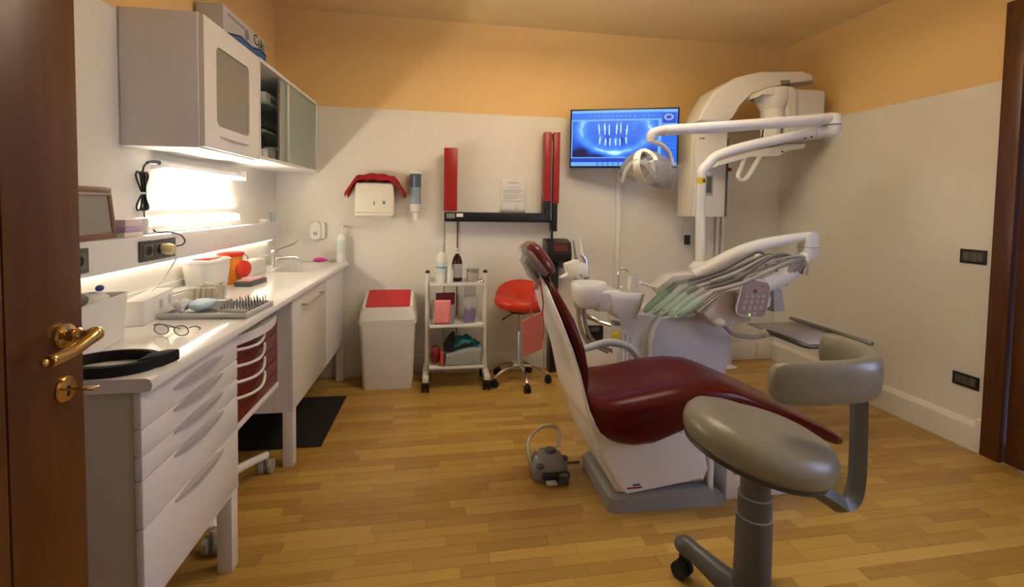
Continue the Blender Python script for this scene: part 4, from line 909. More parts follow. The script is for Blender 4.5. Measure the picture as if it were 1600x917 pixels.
# middle shelf
bk = thing('clear_box', 'clear plastic box holding pink sheets on the middle trolley shelf', 'box', (0.09, 3.42, Z2))
b = B(); obin(b, 0.0, 0.165, 3.325, 3.52, Z2+0.001, Z2+0.15, 0.01, 0.003, 0.012); b.build('body', M_CLEAR, bk)
b = B(); b.sheet(lambda u, v: (0.012+0.115*u+0.004*v, 3.318+0.003*math.sin(u*5)-0.004*math.sin(v*PI), Z2+0.012+0.175*v), 6, 8); 
tag(b.build('pink_sheet', M_PINK, thick=0.002), 'pink sheet hanging over the front of the clear trolley box', 'paper')
tag(B().box(0.025, 0.165, 3.44, 3.455, Z2+0.006, Z2+0.215, 0.002).build('red_folder', mat('burgundy_card', (0.16, 0.012, 0.03), 0.6)), 'burgundy folder standing in the clear trolley box', 'folder')
tag(B().box(0.135, 0.157, 3.35, 3.40, Z2+0.006, Z2+0.12, 0.002).build('purple_pack', M_PURPLE), 'purple pack beside the pink sheet in the clear box', 'pack')
jb = thing('tip_jar', 'clear bag with purple tips and clear tubes on the trolley shelf', 'container', (0.27, 3.41, Z2))
b = B(); b.lathe([(0.04, 0.001), (0.05, 0.01), (0.052, 0.10), (0.06, 0.15), (0.045, 0.2)], (0.272, 3.41, Z2), 16, cap=False)
for v in b.bm.verts: v.co += Vector((random.uniform(-1, 1), random.uniform(-1, 1), 0))*0.005
b.build('bag', M_FILM, jb)
b = B()
for k in range(34):
    a = random.uniform(0, 2*PI); r = 0.042*math.sqrt(random.random()); b.cyl((0.272+r*math.cos(a), 3.41+r*math.sin(a), Z2+0.004), (0.272+r*1.05*math.cos(a)+random.uniform(-.008, .008), 3.41+r*1.05*math.sin(a), Z2+0.085+random.uniform(0, 0.03)), 0.0045, n=6)
o = b.build('tips', M_PURPLE, jb); o['kind'] = 'stuff'
b = B()
for k in range(9):
    a = random.uniform(0, 2*PI); b.cyl((0.272+0.02*math.cos(a), 3.41+0.02*math.sin(a), Z2+0.06), (0.272+0.06*math.cos(a), 3.41+0.03*math.sin(a), Z2+0.18+random.uniform(0, 0.03)), 0.006, n=7)
o = b.build('tubes', M_CLEAR, jb); o['kind'] = 'stuff'
tag(B().box(0.235, 0.325, 3.50, 3.505, Z2+0.10, Z2+0.27, 0.001).build('clear_card', M_CLEAR), 'clear card standing behind the purple tips on the trolley', 'card')
# bottom shelf
gb = B(); gb.prism([(0.085, Z3+0.001), (0.36, Z3+0.001), (0.362, Z3+0.12), (0.30, Z3+0.125), (0.10, Z3+0.085)], 'y', 3.33, 3.53, 0.02, 3)
tag(gb.build('grey_bag', mat('grey_fabric', (0.33, 0.35, 0.33), 0.8, bump=0.4, bscale=60)), 'grey folded bag on the bottom trolley shelf', 'bag')
tb2 = B(); tb2.sheet(lambda u, v: (0.14+0.20*u+0.01*math.sin(v*9), 3.36+0.12*v, Z3+0.115+0.075*math.sin(PI*min(1, u*1.1))*math.sin(PI*(0.15+0.8*v))+0.03*u+0.012*math.sin(u*19+v*5)), 18, 10)
tag(tb2.build('foil_bag', M_TEAL, angle=180, thick=0.006), 'crumpled teal shiny bag lying on the grey bag', 'bag')
bg = B(); bg.loft([sring((0.128, 3.37, Z3+0.10), (1, 0, 0), (0, 1, 0), 0.035, 0.012), sring((0.122, 3.37, Z3+0.15), (1, 0, 0), (0, 1, 0), 0.042, 0.014), sring((0.135, 3.37, Z3+0.20), (1, 0, 0), (0, 1, 0), 0.034, 0.012), sring((0.152, 3.37, Z3+0.245), (1, 0, 0), (0, 1, 0), 0.008, 0.006)])
tag(bg.build('black_pouch', M_BLACKCLOTH), 'black cloth pouch standing against the grey bag', 'pouch')
rb = B(); rb.ball((0.025, 3.39, Z3+0.072), 0.035, 0.04, 0.07, 14)
for v in rb.bm.verts: v.co += Vector((random.uniform(-1, 1), random.uniform(-1, 1), random.uniform(-.3, 1)))*0.007
tag(rb.build('red_packet', mat('red_foil', (0.25, 0.02, 0.025), 0.3, bump=1, bscale=50), angle=180), 'dark red foil packet at the left of the bottom shelf', 'packet')
tag(B().box(0.06, 0.084, 3.335, 3.39, Z3+0.001, Z3+0.10, 0.004).build('red_box', mat('orange_red_card', (0.6, 0.07, 0.03), 0.5)), 'narrow orange red box between foil packet and grey bag', 'box')

# ------------------------------------------------------------------ red stool
rs = thing('saddle_stool', 'orange red stool with chrome five star base near the trolley', 'stool', (0.62, 3.42, 0.0))
sx, sy = 0.652, 3.405
rings = []
for k, (rr, zz) in enumerate(((0.10, 0.555), (0.17, 0.56), (0.195, 0.585), (0.20, 0.61), (0.19, 0.638), (0.15, 0.648), (0.08, 0.640), (0.01, 0.635))):
    ring = []
    for i in range(40):
        a = 2*PI*i/40; back = max(0, math.cos(a-math.radians(72)))**0.75
        lift = 0.115*back*smooth(0.10, 0.19, rr) if k >= 3 else 0.0
        if k == 3: lift = 0.095*back
        ring.append((sx+rr*math.cos(a)*(1+0.05*back), sy+0.95*rr*math.sin(a), zz+lift-0.012*math.cos(a)))
    rings.append(ring)
b = B(); b.loft(rings); b.build('seat', M_REDSEAT, rs, angle=70)
B().cyl((sx, sy, 0.535), (sx, sy, 0.553), 0.09).build('seat_plate', M_BLACK, rs)
B().cyl((sx, sy, 0.38), (sx, sy, 0.536), 0.014).build('piston', M_CHROME, rs)
B().lathe([(0.03, 0.13), (0.03, 0.14), (0.024, 0.15), (0.024, 0.375), (0.018, 0.385)], (sx, sy, 0), 18).build('gas_cylinder', M_STEEL, rs)
B().tube([(sx-0.05, sy-0.02, 0.53), (sx-0.11, sy-0.03, 0.505), (sx-0.14, sy-0.035, 0.485)], [0.004, 0.005, 0.008], 8).build('height_lever', M_BLACK, rs)
for ang in (-85, -13, 59, 131, 203):
    a = math.radians(ang); dx, dy = math.cos(a), math.sin(a)
    B().tube([(sx, sy, 0.125), (sx+0.07*dx, sy+0.07*dy, 0.130), (sx+0.17*dx, sy+0.17*dy, 0.098), (sx+0.215*dx, sy+0.215*dy, 0.066)], [0.018, 0.014, 0.011, 0.010], 10, smooth=4).build('leg', M_CHROME, rs)
    cx, cy = sx+0.218*dx, sy+0.218*dy
    b = B(); b.cyl((cx-0.02*dy, cy+0.02*dx, 0.027), (cx-0.006*dy, cy+0.006*dx, 0.027), 0.0265, n=16); b.cyl((cx+0.02*dy, cy-0.02*dx, 0.027), (cx+0.006*dy, cy-0.006*dx, 0.027), 0.0265, n=16); b.ball((cx, cy, 0.042), 0.022, n=12); b.cyl((cx-0.02*dy, cy+0.02*dx, 0.027), (cx+0.02*dy, cy-0.02*dx, 0.027), 0.008, n=8)
    b.build('castor', M_RUB, rs)
#@@PART2
# ------------------------------------------------------------------ dental chair
ch = thing('dental_chair', 'dental chair with burgundy leather upholstery and white shell in the room centre', 'dental chair', (1.1, 2.05, 0.0))
b = B(); b.loft([[(*p, 0.001) for p in [(0.765, 1.88), (0.785, 1.86), (1.27, 1.842), (1.30, 1.855), (1.30, 1.93), (1.24, 1.95), (1.24, 2.24), (0.79, 2.25), (0.765, 2.23)]], [(*p, 0.065) for p in [(0.765, 1.88), (0.785, 1.86), (1.24, 1.846), (1.25, 1.855), (1.25, 1.93), (1.24, 1.95), (1.24, 2.24), (0.79, 2.25), (0.765, 2.23)]], [(*p, 0.08) for p in [(0.78, 1.89), (0.795, 1.875), (1.22, 1.86), (1.23, 1.87), (1.23, 1.93), (1.22, 1.95), (1.22, 2.22), (0.80, 2.235), (0.78, 2.215)]]])
b.build('base_plate', mat('base_grey', (0.29, 0.28, 0.255), 0.4), ch)
B().box(1.235, 1.305, 1.845, 1.93, 0.002, 0.045, 0.008).build('base_hinge', MATS['base_grey'], ch)
b = B(); b.prism([(0.80, 0.088), (0.845, 0.085), (1.03, 0.105), (1.21, 0.10), (1.235, 0.16), (1.20, 0.30), (1.10, 0.36), (0.72, 0.40), (0.655, 0.42), (0.70, 0.27)], 'y', 1.86, 2.25, 0.025, 3)
b.build('motor_housing', M_UNIT, ch)
B().box(1.235, 1.262, 1.87, 1.93, 0.04, 0.22, 0.006).build('link_bar', M_UNIT, ch)
B().box(0.868, 0.90, 1.8575, 1.861, 0.118, 0.125).build('badge', M_BLUEINK, ch); B().box(0.842, 0.91, 1.8575, 1.861, 0.106, 0.112).build('badge_text', M_CLOTH, ch)
# seat
def interp(tab, x):
    for (a, *va), (c, *vc) in zip(tab[:-1], tab[1:]):
        if x <= c:
            t = (x-a)/(c-a); return [p+(q-p)*t for p, q in zip(va, vc)]
    return tab[-1][1:]
ST = [(0.622, 0.585, 0.555, 0.16), (0.632, 0.582, 0.49, 0.215), (0.66, 0.55, 0.405, 0.238), (0.70, 0.53, 0.35, 0.247), (0.76, 0.525, 0.310, 0.25), (0.85, 0.535, 0.285, 0.25), (0.95, 0.55, 0.288, 0.25), (1.06, 0.567, 0.33, 0.25), (1.20, 0.570, 0.385, 0.25), (1.32, 0.553, 0.405, 0.247), (1.42, 0.508, 0.40, 0.242), (1.6, 0.43, 0.335, 0.225), (1.8, 0.332, 0.25, 0.20), (1.90, 0.277, 0.205, 0.18), (1.955, 0.243, 0.195, 0.155), (1.975, 0.225, 0.205, 0.10)]
rings = []
N = 40
for k in range(N+1):
    x = 0.622+(1.975-0.622)*(0.5-0.5*math.cos(PI*k/N)) if k not in (0, N) else ST[0 if k == 0 else -1][0]
    zt, zb, hw = interp(ST, x); r = sring((x, 2.05, (zt+zb)/2), (0, 1, 0), (0, 0, 1), hw, (zt-zb)/2, 3.6, 40)
    rings.append([Vector((p.x, p.y, p.z-(0.022*math.cos((p.y-2.05)/hw*PI/2)**2*smooth(0.6, 0.8, x)*(1-smooth(1.0, 1.6, x)) if p.z > (zt+zb)/2 else 0))) for p in r])
b = B(); b.loft(rings); b.build('seat_cushion', M_BURG, ch, angle=80)
b = B(); b.loft([sring((x, 2.05, z), (0, 1, 0), (0, 0, 1), hw, h, 4, 24) for x, z, hw, h in ((1.25, 0.395, 0.19, 0.02), (1.4, 0.385, 0.19, 0.02), (1.6, 0.318, 0.18, 0.018), (1.85, 0.208, 0.15, 0.014))]); b.build('leg_rest_shell', M_UNIT, ch)
# backrest
BK = [(1.022, 0.474, 0.505, 0.085), (0.99, 0.485, 0.527, 0.125), (0.94, 0.494, 0.556, 0.165), (0.86, 0.522, 0.600, 0.21), (0.74, 0.570, 0.641, 0.232), (0.65, 0.596, 0.655, 0.238), (0.59, 0.606, 0.655, 0.235), (0.545, 0.622, 0.648, 0.21)]
rings = [sring(((x0+x1)/2, 2.05, z), (0, 1, 0), (1, 0, -0.25), hw, (x1-x0)/2, 3.2, 36) for z, x0, x1, hw in BK]
b = B(); b.loft(rings); b.build('back_cushion', M_BURG, ch, angle=80)
SH = [(1.018, 0.462, 0.478, 0.075), (0.98, 0.468, 0.498, 0.125), (0.93, 0.482, 0.512, 0.168), (0.86, 0.506, 0.538, 0.205), (0.74, 0.553, 0.583, 0.228), (0.65, 0.586, 0.612, 0.236), (0.56, 0.608, 0.635, 0.24), (0.48, 0.622, 0.66, 0.242), (0.40, 0.65, 0.72, 0.235), (0.34, 0.70, 0.80, 0.22), (0.315, 0.76, 0.84, 0.20)]
rings = [sring(((x0+x1)/2, 2.05, z), (0, 1, 0), (1, 0, -0.2), hw, (x1-x0)/2, 3.0, 36) for z, x0, x1, hw in SH]
b = B(); b.loft(rings); b.build('back_shell', M_UNIT, ch, angle=80)
# headrest
hd_ = B()
dv = Vector((0.098, 0, -0.13)).normalized(); nv = Vector((dv.z*-1, 0, dv.x))
pc = Vector((0.468, 2.05, 1.09))
hd_.loft([sring(pc+dv*t, (0, 1, 0), nv, 0.125*s, 0.040*s2, 2.6, 28) for t, s, s2 in ((-0.086, 0.45, 0.3), (-0.079, 0.8, 0.72), (-0.055, 0.97, 0.98), (0, 1, 1.05), (0.045, 0.98, 1), (0.070, 0.82, 0.75), (0.079, 0.5, 0.3))])
for v in hd_.bm.verts: v.co += Vector((random.uniform(-1, 1), random.uniform(-1, 1), random.uniform(-1, 1)))*0.0012
hd_.build('headrest_pad', mat('film_covered_burgundy', (0.14, 0.022, 0.018), 0.2, bump=1.0, bscale=45), ch, angle=80)
b = B(); b.loft([sring(pc+dv*t*0.86-nv*0.024, (0, 1, 0), nv, 0.125*s, 0.024*s2, 2.6, 28) for t, s, s2 in ((-0.10, 0.5, 0.6), (-0.07, 1.0, 1), (0, 1.04, 1.3), (0.06, 1.0, 1), (0.085, 0.5, 0.6))])
for v in b.bm.verts: v.co += Vector((random.uniform(-1, 1), random.uniform(-1, 1), random.uniform(-1, 1)))*0.003
b.build('headrest_film', M_FILM, ch, angle=80)
b = B(); b.prism([(p[0], p[2]) for p in ((0.394, 2.030, 1.083), (0.410, 2.030, 1.114), (0.440, 2.030, 1.094), (0.464, 2.030, 1.048), (0.483, 2.030, 0.996), (0.466, 2.030, 0.973), (0.436, 2.030, 1.002))], 'y', 1.985, 2.115, 0.008); b.build('headrest_bracket', M_LGREY, ch)
b = B(); b.prism([(p[0], p[2]) for p in ((0.411, 2.030, 1.080), (0.420, 2.030, 1.094), (0.443, 2.030, 1.071), (0.465, 2.030, 1.019), (0.453, 2.030, 1.007))], 'y', 1.983, 1.99); b.build('bracket_recess', M_DGREY, ch)
b = B(); b.tube([(0.467, 2.05, 0.955), (0.462, 2.05, 1.0), (0.465, 2.05, 1.05)], 0.014, 10); b.build('headrest_bar', M_STEEL, ch)
B().tube([(0.66, 2.295, 0.545), (0.76, 2.37, 0.552), (0.85, 2.395, 0.568), (0.96, 2.40, 0.588), (1.06, 2.40, 0.566), (1.115, 2.395, 0.515), (1.135, 2.39, 0.47)], [0.016, 0.018, 0.02, 0.022, 0.022, 0.022, 0.018], 12, smooth=4).build('armrest', M_LGREY, ch)
b = B(); b.prism([(0.745, 0.425), (0.775, 0.405), (0.785, 0.418), (0.757, 0.44)], 'y', 1.7985, 1.80); 
B().box(0.722, 0.752, 1.857, 1.8605, 0.345, 0.368).build('blue_sticker', M_BLUEINK, ch)
# connection box on the floor beside the base
jb2 = thing('connection_box', 'white floor box for the chair supply beside the base plate', 'box', (1.52, 2.0, 0.0))
B().box(1.325, 1.76, 1.872, 2.14, 0.001, 0.17, 0.008).build('cover', M_UNIT, jb2)
B().box(1.36, 1.40, 1.8705, 1.8725, 0.12, 0.132).build('print', M_INK, jb2)
# pink bib pouch hanging on the headrest
pk = thing('pink_bib', 'pink folded bib hanging by a pink cord from the chair headrest', 'bib', (0.43, 2.0, 0.66))
b = B(); b.loft([[(0.388, 1.985, 0.822), (0.476, 1.985, 0.858), (0.478, 2.0, 0.858), (0.39, 2.0, 0.822)], [(0.392, 1.982, 0.75), (0.481, 1.982, 0.78), (0.483, 1.999, 0.78), (0.394, 1.999, 0.75)], [(0.398, 1.985, 0.663), (0.483, 1.985, 0.697), (0.485, 2.0, 0.697), (0.40, 2.0, 0.663)]]); b.build('pouch', M_PINK, pk)
b = B(); b.tube([(0.432, 1.99, 0.838), (0.430, 1.985, 0.90), (0.438, 1.98, 0.96), (0.452, 1.965, 1.0), (0.462, 1.95, 1.01)], 0.0032, 6, smooth=4); b.tube([(0.476, 1.99, 0.85), (0.479, 1.97, 0.90), (0.464, 1.95, 0.97), (0.460, 1.945, 1.005)], 0.004, 6, smooth=4); b.tube([(0.484, 2.0, 0.86), (0.490, 2.0, 0.78), (0.487, 2.0, 0.73)], 0.003, 6); b.build('cord', mat('pink_cord', (0.62, 0.10, 0.14), 0.6), pk)

# ------------------------------------------------------------------ foot pedal
fp = thing('foot_control', 'grey foot control with loop handle on the floor beside the chair', 'pedal', (0.575, 2.19, 0.0))
px_, py_ = 0.575, 2.195
b = B(); b.loft([[(px_+p[0]*s, py_+p[1]*s2+o, z) for p in rrect(0, 0, 0.19, 0.16, 0.06)] for z, s, s2, o in ((0.001, 0.92, 0.95, 0), (0.02, 1.0, 1.0, 0), (0.06, 0.95, 0.92, 0.005), (0.095, 0.72, 0.68, 0.012), (0.11, 0.45, 0.42, 0.015))]); b.build('body', M_MGREY, fp, angle=50)
B().lathe([(0.026, 0.106), (0.028, 0.116), (0.022, 0.124), (0.006, 0.126)], (px_+0.012, py_+0.01, 0), 20).build('dome_button', M_DGREY, fp)
for (dx, dy, z, r, m) in ((-0.055, -0.055, 0.074, 0.022, M_DGREY), (0.078, -0.01, 0.080, 0.020, M_DGREY), (-0.045, 0.035, 0.098, 0.014, M_CREAM), (0.055, 0.035, 0.096, 0.012, M_CREAM), (-0.062, -0.01, 0.088, 0.010, M_CREAM)):
    B().ball((px_+dx, py_+dy, z), r, r, 0.012, 14).build('button', m, fp)
B().box(px_-0.045, px_+0.085, py_-0.092, py_-0.07, 0.02, 0.05, 0.005).build('pedal_recess', M_BLACK, fp)
B().box(px_-0.035, px_+0.015, py_-0.125, py_-0.075, 0.012, 0.022, 0.003).build('pedal_plate', M_LGREY, fp)
B().box(px_+0.03, px_+0.075, py_-0.115, py_-0.06, 0.004, 0.05, 0.008).build('pedal_block', M_DGREY, fp)
B().tube([(px_-0.085, py_+0.0, 0.05), (px_-0.098, py_+0.02, 0.10), (px_-0.085, py_+0.06, 0.155), (px_-0.02, py_+0.09, 0.195), (px_+0.05, py_+0.09, 0.195), (px_+0.075, py_+0.07, 0.165), (px_+0.062, py_+0.05, 0.105)], 0.009, 10, smooth=5).build('loop_handle', M_STEEL, fp)
tag(B().tube([(px_+0.085, py_+0.06, 0.012), (0.70, 2.27, 0.006), (0.76, 2.27, 0.006)], 0.005, 8).build('pedal_cable', M_DGREY), 'dark cable from the foot control to the chair base', 'cable')

# ------------------------------------------------------------------ dental unit column
du = thing('dental_unit', 'white dental unit column with spittoon bowl behind the chair', 'dental unit', (1.35, 2.66, 0.0))
b = B(); cx, cy = 1.19, 2.66
b.loft([[(*p, z) for p in rrect(cx+o, cy, w_, d_, 0.05)] for z, w_, d_, o in ((0.001, 0.24, 0.24, 0.02), (0.40, 0.19, 0.22, 0.02), (0.56, 0.19, 0.22, 0.01), (0.64, 0.23, 0.24, 0.0), (0.685, 0.26, 0.26, 0.005), (0.70, 0.25, 0.25, 0.005))]); b.build('column', M_UNIT, du, angle=50)
b = B(); b.loft([[(*p, z) for p in rrect(1.38, 2.68, w_, 0.22, 0.04)] for z, w_ in ((0.63, 0.22), (0.70, 0.26), (0.715, 0.24))]); b.build('top_cover', M_UNIT, du, angle=50)
pan = [(1.262, 0.02), (1.255, 0.40), (1.258, 0.56), (1.275, 0.64), (1.31, 0.685), (1.38, 0.70), (1.70, 0.70), (1.76, 0.68), (1.772, 0.62), (1.765, 0.48), (1.74, 0.36), (1.70, 0.25), (1.66, 0.02)]
b = B(); b.prism(pan, 'y', 2.50, 2.70, 0.015, 3); b.build('front_panel', mat('white_panel_cool', (0.74, 0.74, 0.76), 0.3), du)
b = B(); b.tube([(x, 2.497, z) for x, z in pan[0:7]], 0.008, 8); b.build('panel_trim', M_CREAM, du)
B().lathe([(0.026, 0), (0.026, 0.02), (0.02, 0.026)], (0, 0, 0), 18, Matrix.Translation((1.045, 2.53, 0.585)) @ Matrix.Rotation(PI/2, 4, 'X')).build('yellow_knob', M_YELLOW, du)
B().box(1.045, 1.078, 2.54, 2.60, 0.64, 0.662, 0.002).build('side_badge', M_MGREY, du)
B().cyl((1.045, 2.535, 0.585), (1.09, 2.60, 0.585), 0.012, n=10).build('knob_stem', M_UNIT, du)
b = B()
for k in range(4): b.tube([(1.075+0.028*k, 2.555, 0.60-0.01*k), (1.07+0.028*k, 2.545, 0.5), (1.075+0.03*k, 2.55, 0.2), (1.09+0.025*k, 2.57, 0.03)], 0.010, 8, smooth=3)
b.build('water_tubes', M_WPL, du)
# bowl
bw = B(); bw.lathe([(0.03, 0.742), (0.07, 0.755), (0.098, 0.80), (0.106, 0.85), (0.104, 0.885), (0.098, 0.893), (0.092, 0.885), (0.088, 0.84), (0.05, 0.79), (0.01, 0.785)], (0.893, 2.57, 0), 32, sx=1, sy=0.95); bo_ = bw.build('bowl', M_UNIT, du, angle=60)
b = B(); b.loft([[(*p, z) for p in rrect(xc, 2.57, w_, d_, 0.04)] for z, xc, w_, d_ in ((0.69, 1.105, 0.13, 0.14), (0.74, 1.09, 0.20, 0.17), (0.80, 1.085, 0.235, 0.185), (0.835, 1.085, 0.245, 0.19), (0.84, 1.085, 0.235, 0.18))]); b.build('bowl_shelf', M_UNIT, du, angle=50)
b = B(); b.loft([[(*p, z) for p in rrect(0.985, 2.57, w_, d_, 0.03)] for z, w_, d_ in ((0.735, 0.12, 0.13), (0.78, 0.16, 0.17), (0.845, 0.17, 0.175), (0.855, 0.14, 0.15))]); b.build('bowl_neck', M_UNIT, du, angle=50)
B().tube([(1.078, 2.58, 0.838), (1.076, 2.58, 0.90), (1.078, 2.58, 0.945), (1.092, 2.58, 0.965), (1.115, 2.57, 0.968), (1.128, 2.565, 0.958), (1.13, 2.565, 0.95)], 0.006, 10, smooth=4).build('bowl_tap', M_STEEL, du)
B().tube([(1.045, 2.56, 0.84), (1.06, 2.565, 0.86), (1.078, 2.58, 0.862), (1.095, 2.565, 0.86), (1.10, 2.56, 0.84)], 0.005, 8, smooth=3).build('tap_fork', M_STEEL, du)
cp = thing('drinking_cup', 'clear plastic cup upside down on the spittoon shelf', 'cup', (1.155, 2.555, 0.841))
B().lathe([(0.036, 0.841), (0.034, 0.846), (0.024, 0.925), (0.018, 0.928)], (1.155, 2.555, 0), 20).build('body', mat('cloudy_cup', (0.8, 0.78, 0.74), 0.2, alpha=0.75), cp)
# assistant arm with suction nozzles
aa = thing('suction_holder', 'cream suction holder with upright nozzles behind the spittoon bowl', 'holder', (0.86, 2.78, 0.6))
B().tube([(1.10, 2.72, 0.60), (1.0, 2.82, 0.62), (0.90, 2.80, 0.70), (0.875, 2.76, 0.88)], 0.016, 10, smooth=4).build('arm', M_STEEL, aa)
b = B(); b.obox((0.791, 2.700, 0.942), (0.879, 2.700, 0.972), 0.06, 0.09, 0.012); b.build('holder_block', M_CREAM, aa)
b = B(); b.obox((0.882, 2.720, 0.934), (0.927, 2.720, 0.950), 0.05, 0.085, 0.008); b.build('holder_block', M_WPL, aa)
b = B(); b.tube([(0.747, 2.680, 0.903), (0.771, 2.680, 0.906), (0.805, 2.690, 0.924)], [0.008, 0.014, 0.015], 10); b.build('end_grip', M_WPL, aa)
b = B(); b.tube([(0.933, 2.720, 0.871), (0.917, 2.720, 1.009), (0.896, 2.720, 1.036)], [0.017, 0.015, 0.012], 10); b.build('nozzle_grip', M_STEEL, aa)
b = B(); b.tube([(0.896, 2.720, 1.036), (0.887, 2.720, 1.087), (0.879, 2.720, 1.142)], [0.011, 0.009, 0.005], 10); b.build('nozzle', M_WPL, aa)
b = B(); b.tube([(0.863, 2.700, 0.984), (0.849, 2.700, 1.038), (0.835, 2.700, 1.127)], [0.011, 0.007, 0.004], 8); b.build('nozzle', M_MGREY, aa)
b = B(); b.tube([(0.932, 2.740, 0.986), (0.957, 2.740, 1.006), (0.970, 2.740, 0.966), (0.951, 2.740, 0.915)], 0.004, 8, smooth=4); b.build('hook', M_CLEAR, aa)
for px0 in (0, 8):
    b = B(); b.tube([(0.898, 2.740, 0.880), (0.901, 2.740, 0.749), (0.893, 2.760, 0.664), (0.954, 2.780, 0.496), (1.104, 2.780, 0.408)], 0.012, 10, smooth=4)
    for v in b.bm.verts: v.co.x += px0*0.0048
    b.build('suction_hose', M_HOSE, aa)

# ------------------------------------------------------------------ delivery arm, instruments, keypad
da = thing('instrument_console', 'white curved instrument delivery arm above the dental chair', 'medical arm', (1.75, 2.45, 0.7))
b = B(); path = [(1.514, 2.500, 0.930), (1.602, 2.480, 0.985), (1.749, 2.460, 1.066), (1.870, 2.430, 1.118), (2.020, 2.410, 1.153), (2.141, 2.400, 1.173)]
b.tube(path, [0.045, 0.043, 0.041, 0.037, 0.031, 0.028], 16, smooth=5); b.build('arm', M_UNIT, da, angle=80)
b = B(); b.prism(rrect(2.168, 1.125, 0.07, 0.155, 0.018), 'y', 2.355, 2.435, 0.012); b.build('knuckle', M_UNIT, da)
B().box(2.132, 2.204, 2.353, 2.437, 1.112, 1.115).build('joint', M_MGREY, da)
b = B(); b.tube([(2.146, 2.390, 1.062), (2.080, 2.360, 1.021), (1.998, 2.340, 0.972), (1.886, 2.320, 0.926), (1.769, 2.310, 0.886), (1.652, 2.310, 0.852)], [0.03, 0.04, 0.045, 0.042, 0.035, 0.03], 14, smooth=5); b.build('cradle', M_UNIT, da, angle=80)
for q in ((1.815, 2.360, 1.062), (1.893, 2.360, 1.047), (1.959, 2.360, 1.036), (2.038, 2.360, 1.024)):
    q = Vector(q); b = B(); b.ball(q, 0.018, 0.015, 0.02, 12); b.build('hose_clip', M_CREAM, da)
    b = B(); b.tube([q, q+Vector((-0.04, 0.01, -0.07)), q+Vector((-0.02, 0.0, -0.13))], 0.014, 8, smooth=3); b.build('clip_bracket', M_UNIT, da)
b = B(); P0 = [(1.267, 2.500, 0.873), (1.360, 2.500, 0.939), (1.595, 2.500, 0.960), (1.681, 2.500, 0.879), (1.519, 2.500, 0.787), (1.349, 2.500, 0.790)]
b.prism([(p[0], p[2]) for p in P0], 'y', 2.47, 2.60, 0.008); b.build('hub_cover', M_UNIT, da)
b = B(); b.tube([(1.243, 2.460, 0.877), (1.188, 2.460, 0.896), (1.157, 2.460, 0.904)], [0.008, 0.009, 0.011], 8); b.build('handle', M_WPL, da)
b = B(); b.tube([(1.587, 2.550, 0.891), (1.612, 2.550, 0.774), (1.657, 2.580, 0.649)], [0.055, 0.055, 0.05], 14); b.build('hub_column', M_UNIT, da)
b = B(); P0 = [(1.467, 2.360, 0.752), (1.599, 2.360, 0.875), (1.746, 2.360, 0.884), (1.774, 2.360, 0.701), (1.584, 2.360, 0.669), (1.528, 2.360, 0.689)]
b.prism([(p[0], p[2]) for p in P0], 'y', 2.33, 2.46, 0.012, 3); b.build('console', mat('pinkish_white_plastic', (0.70, 0.62, 0.56), 0.3), da)
b = B(); b.tube([(1.425, 2.310, 0.768), (1.555, 2.310, 0.867)], 0.006, 8); b.build('console_handle', M_CHROME, da)
b = B(); b.ball((1.555, 2.330, 0.703), 0.045, 0.04, 0.025, 14); b.build('tray_joint', M_CREAM, da)
sl = (1.651, 2.250, 0.968), (1.822, 2.250, 0.934), (1.792, 2.250, 0.731), (1.602, 2.250, 0.760)
def quad_round(q, r, n=5):
    q = [Vector((p[0], p[2])) for p in q]; out = []
    for i in range(4):
        p, a, c = q[i], (q[i-1]-q[i]).normalized(), (q[(i+1) % 4]-q[i]).normalized()
        for k in range(n+1):
            t = k/n; s = p+a*r; e = p+c*r; out.append(s*(1-t)**2+p*2*t*(1-t)+e*t*t)
    return out
qr = quad_round(sl, 0.045)
cxz = sum((Vector((p[0], p[2])) for p in sl), Vector((0, 0)))/4
def scal(s, dx=0, dz=0): return [cxz+(p-cxz)*s+Vector((dx, dz)) for p in qr]
b = B(); b.loft([[(p.x, y, p.y) for p in scal(s, dx)] for y, s, dx in ((2.247, 0.96, 0), (2.250, 1.0, 0), (2.30, 1.0, 0.03), (2.335, 0.85, 0.045))]); kp = b.build('keypad_head', M_UNIT, da, angle=50)
b = B(); b.loft([[(p.x, y, p.y) for p in scal(s)] for y, s in ((2.2468, 0.93), (2.2445, 0.91))]); b.build('keypad_foil', M_KEYPAD, kp)
for r_ in range(4):
    for c_ in range(4):
        u = -0.052+0.034*c_+(0.003 if r_ % 2 else 0); v_ = 0.012-0.031*r_
        if r_ == 3 and c_ in (0, 3): continue
        B().lathe([(0.0125, 0), (0.0115, 0.002)], (0, 0, 0), 12, Matrix.Translation((cxz.x+u+v_*0.22, 2.2444, cxz.y+v_)) @ Matrix.Rotation(PI/2, 4, 'X')).build('button', M_KEY, kp)
B().box(cxz.x-0.006, cxz.x+0.012, 2.2425, 2.2446, cxz.y+0.030, cxz.y+0.049).build('red_mark', mat('dark_red_mark', (0.20, 0.02, 0.02), 0.4), kp)
B().box(cxz.x+0.042, cxz.x+0.05, 2.2425, 2.2446, cxz.y+0.062, cxz.y+0.067).build('small_mark', M_CLOTH, kp)
B().ball((cxz.x-0.028, 2.243, cxz.y-0.088), 0.0045, n=8).build('indicator', M_GLED, kp)
b = B(); P0 = [(1.904, 2.360, 0.882), (1.958, 2.360, 0.877), (1.984, 2.360, 0.755), (1.914, 2.360, 0.749)]; b.prism([(p[0], p[2]) for p in P0], 'y', 2.335, 2.42, 0.004); b.build('side_box', M_LGREY, da)
b = B(); b.tube([(1.841, 2.350, 0.841), (1.843, 2.360, 0.791)], 0.05, 12); b.build('keypad_neck', M_UNIT, da)
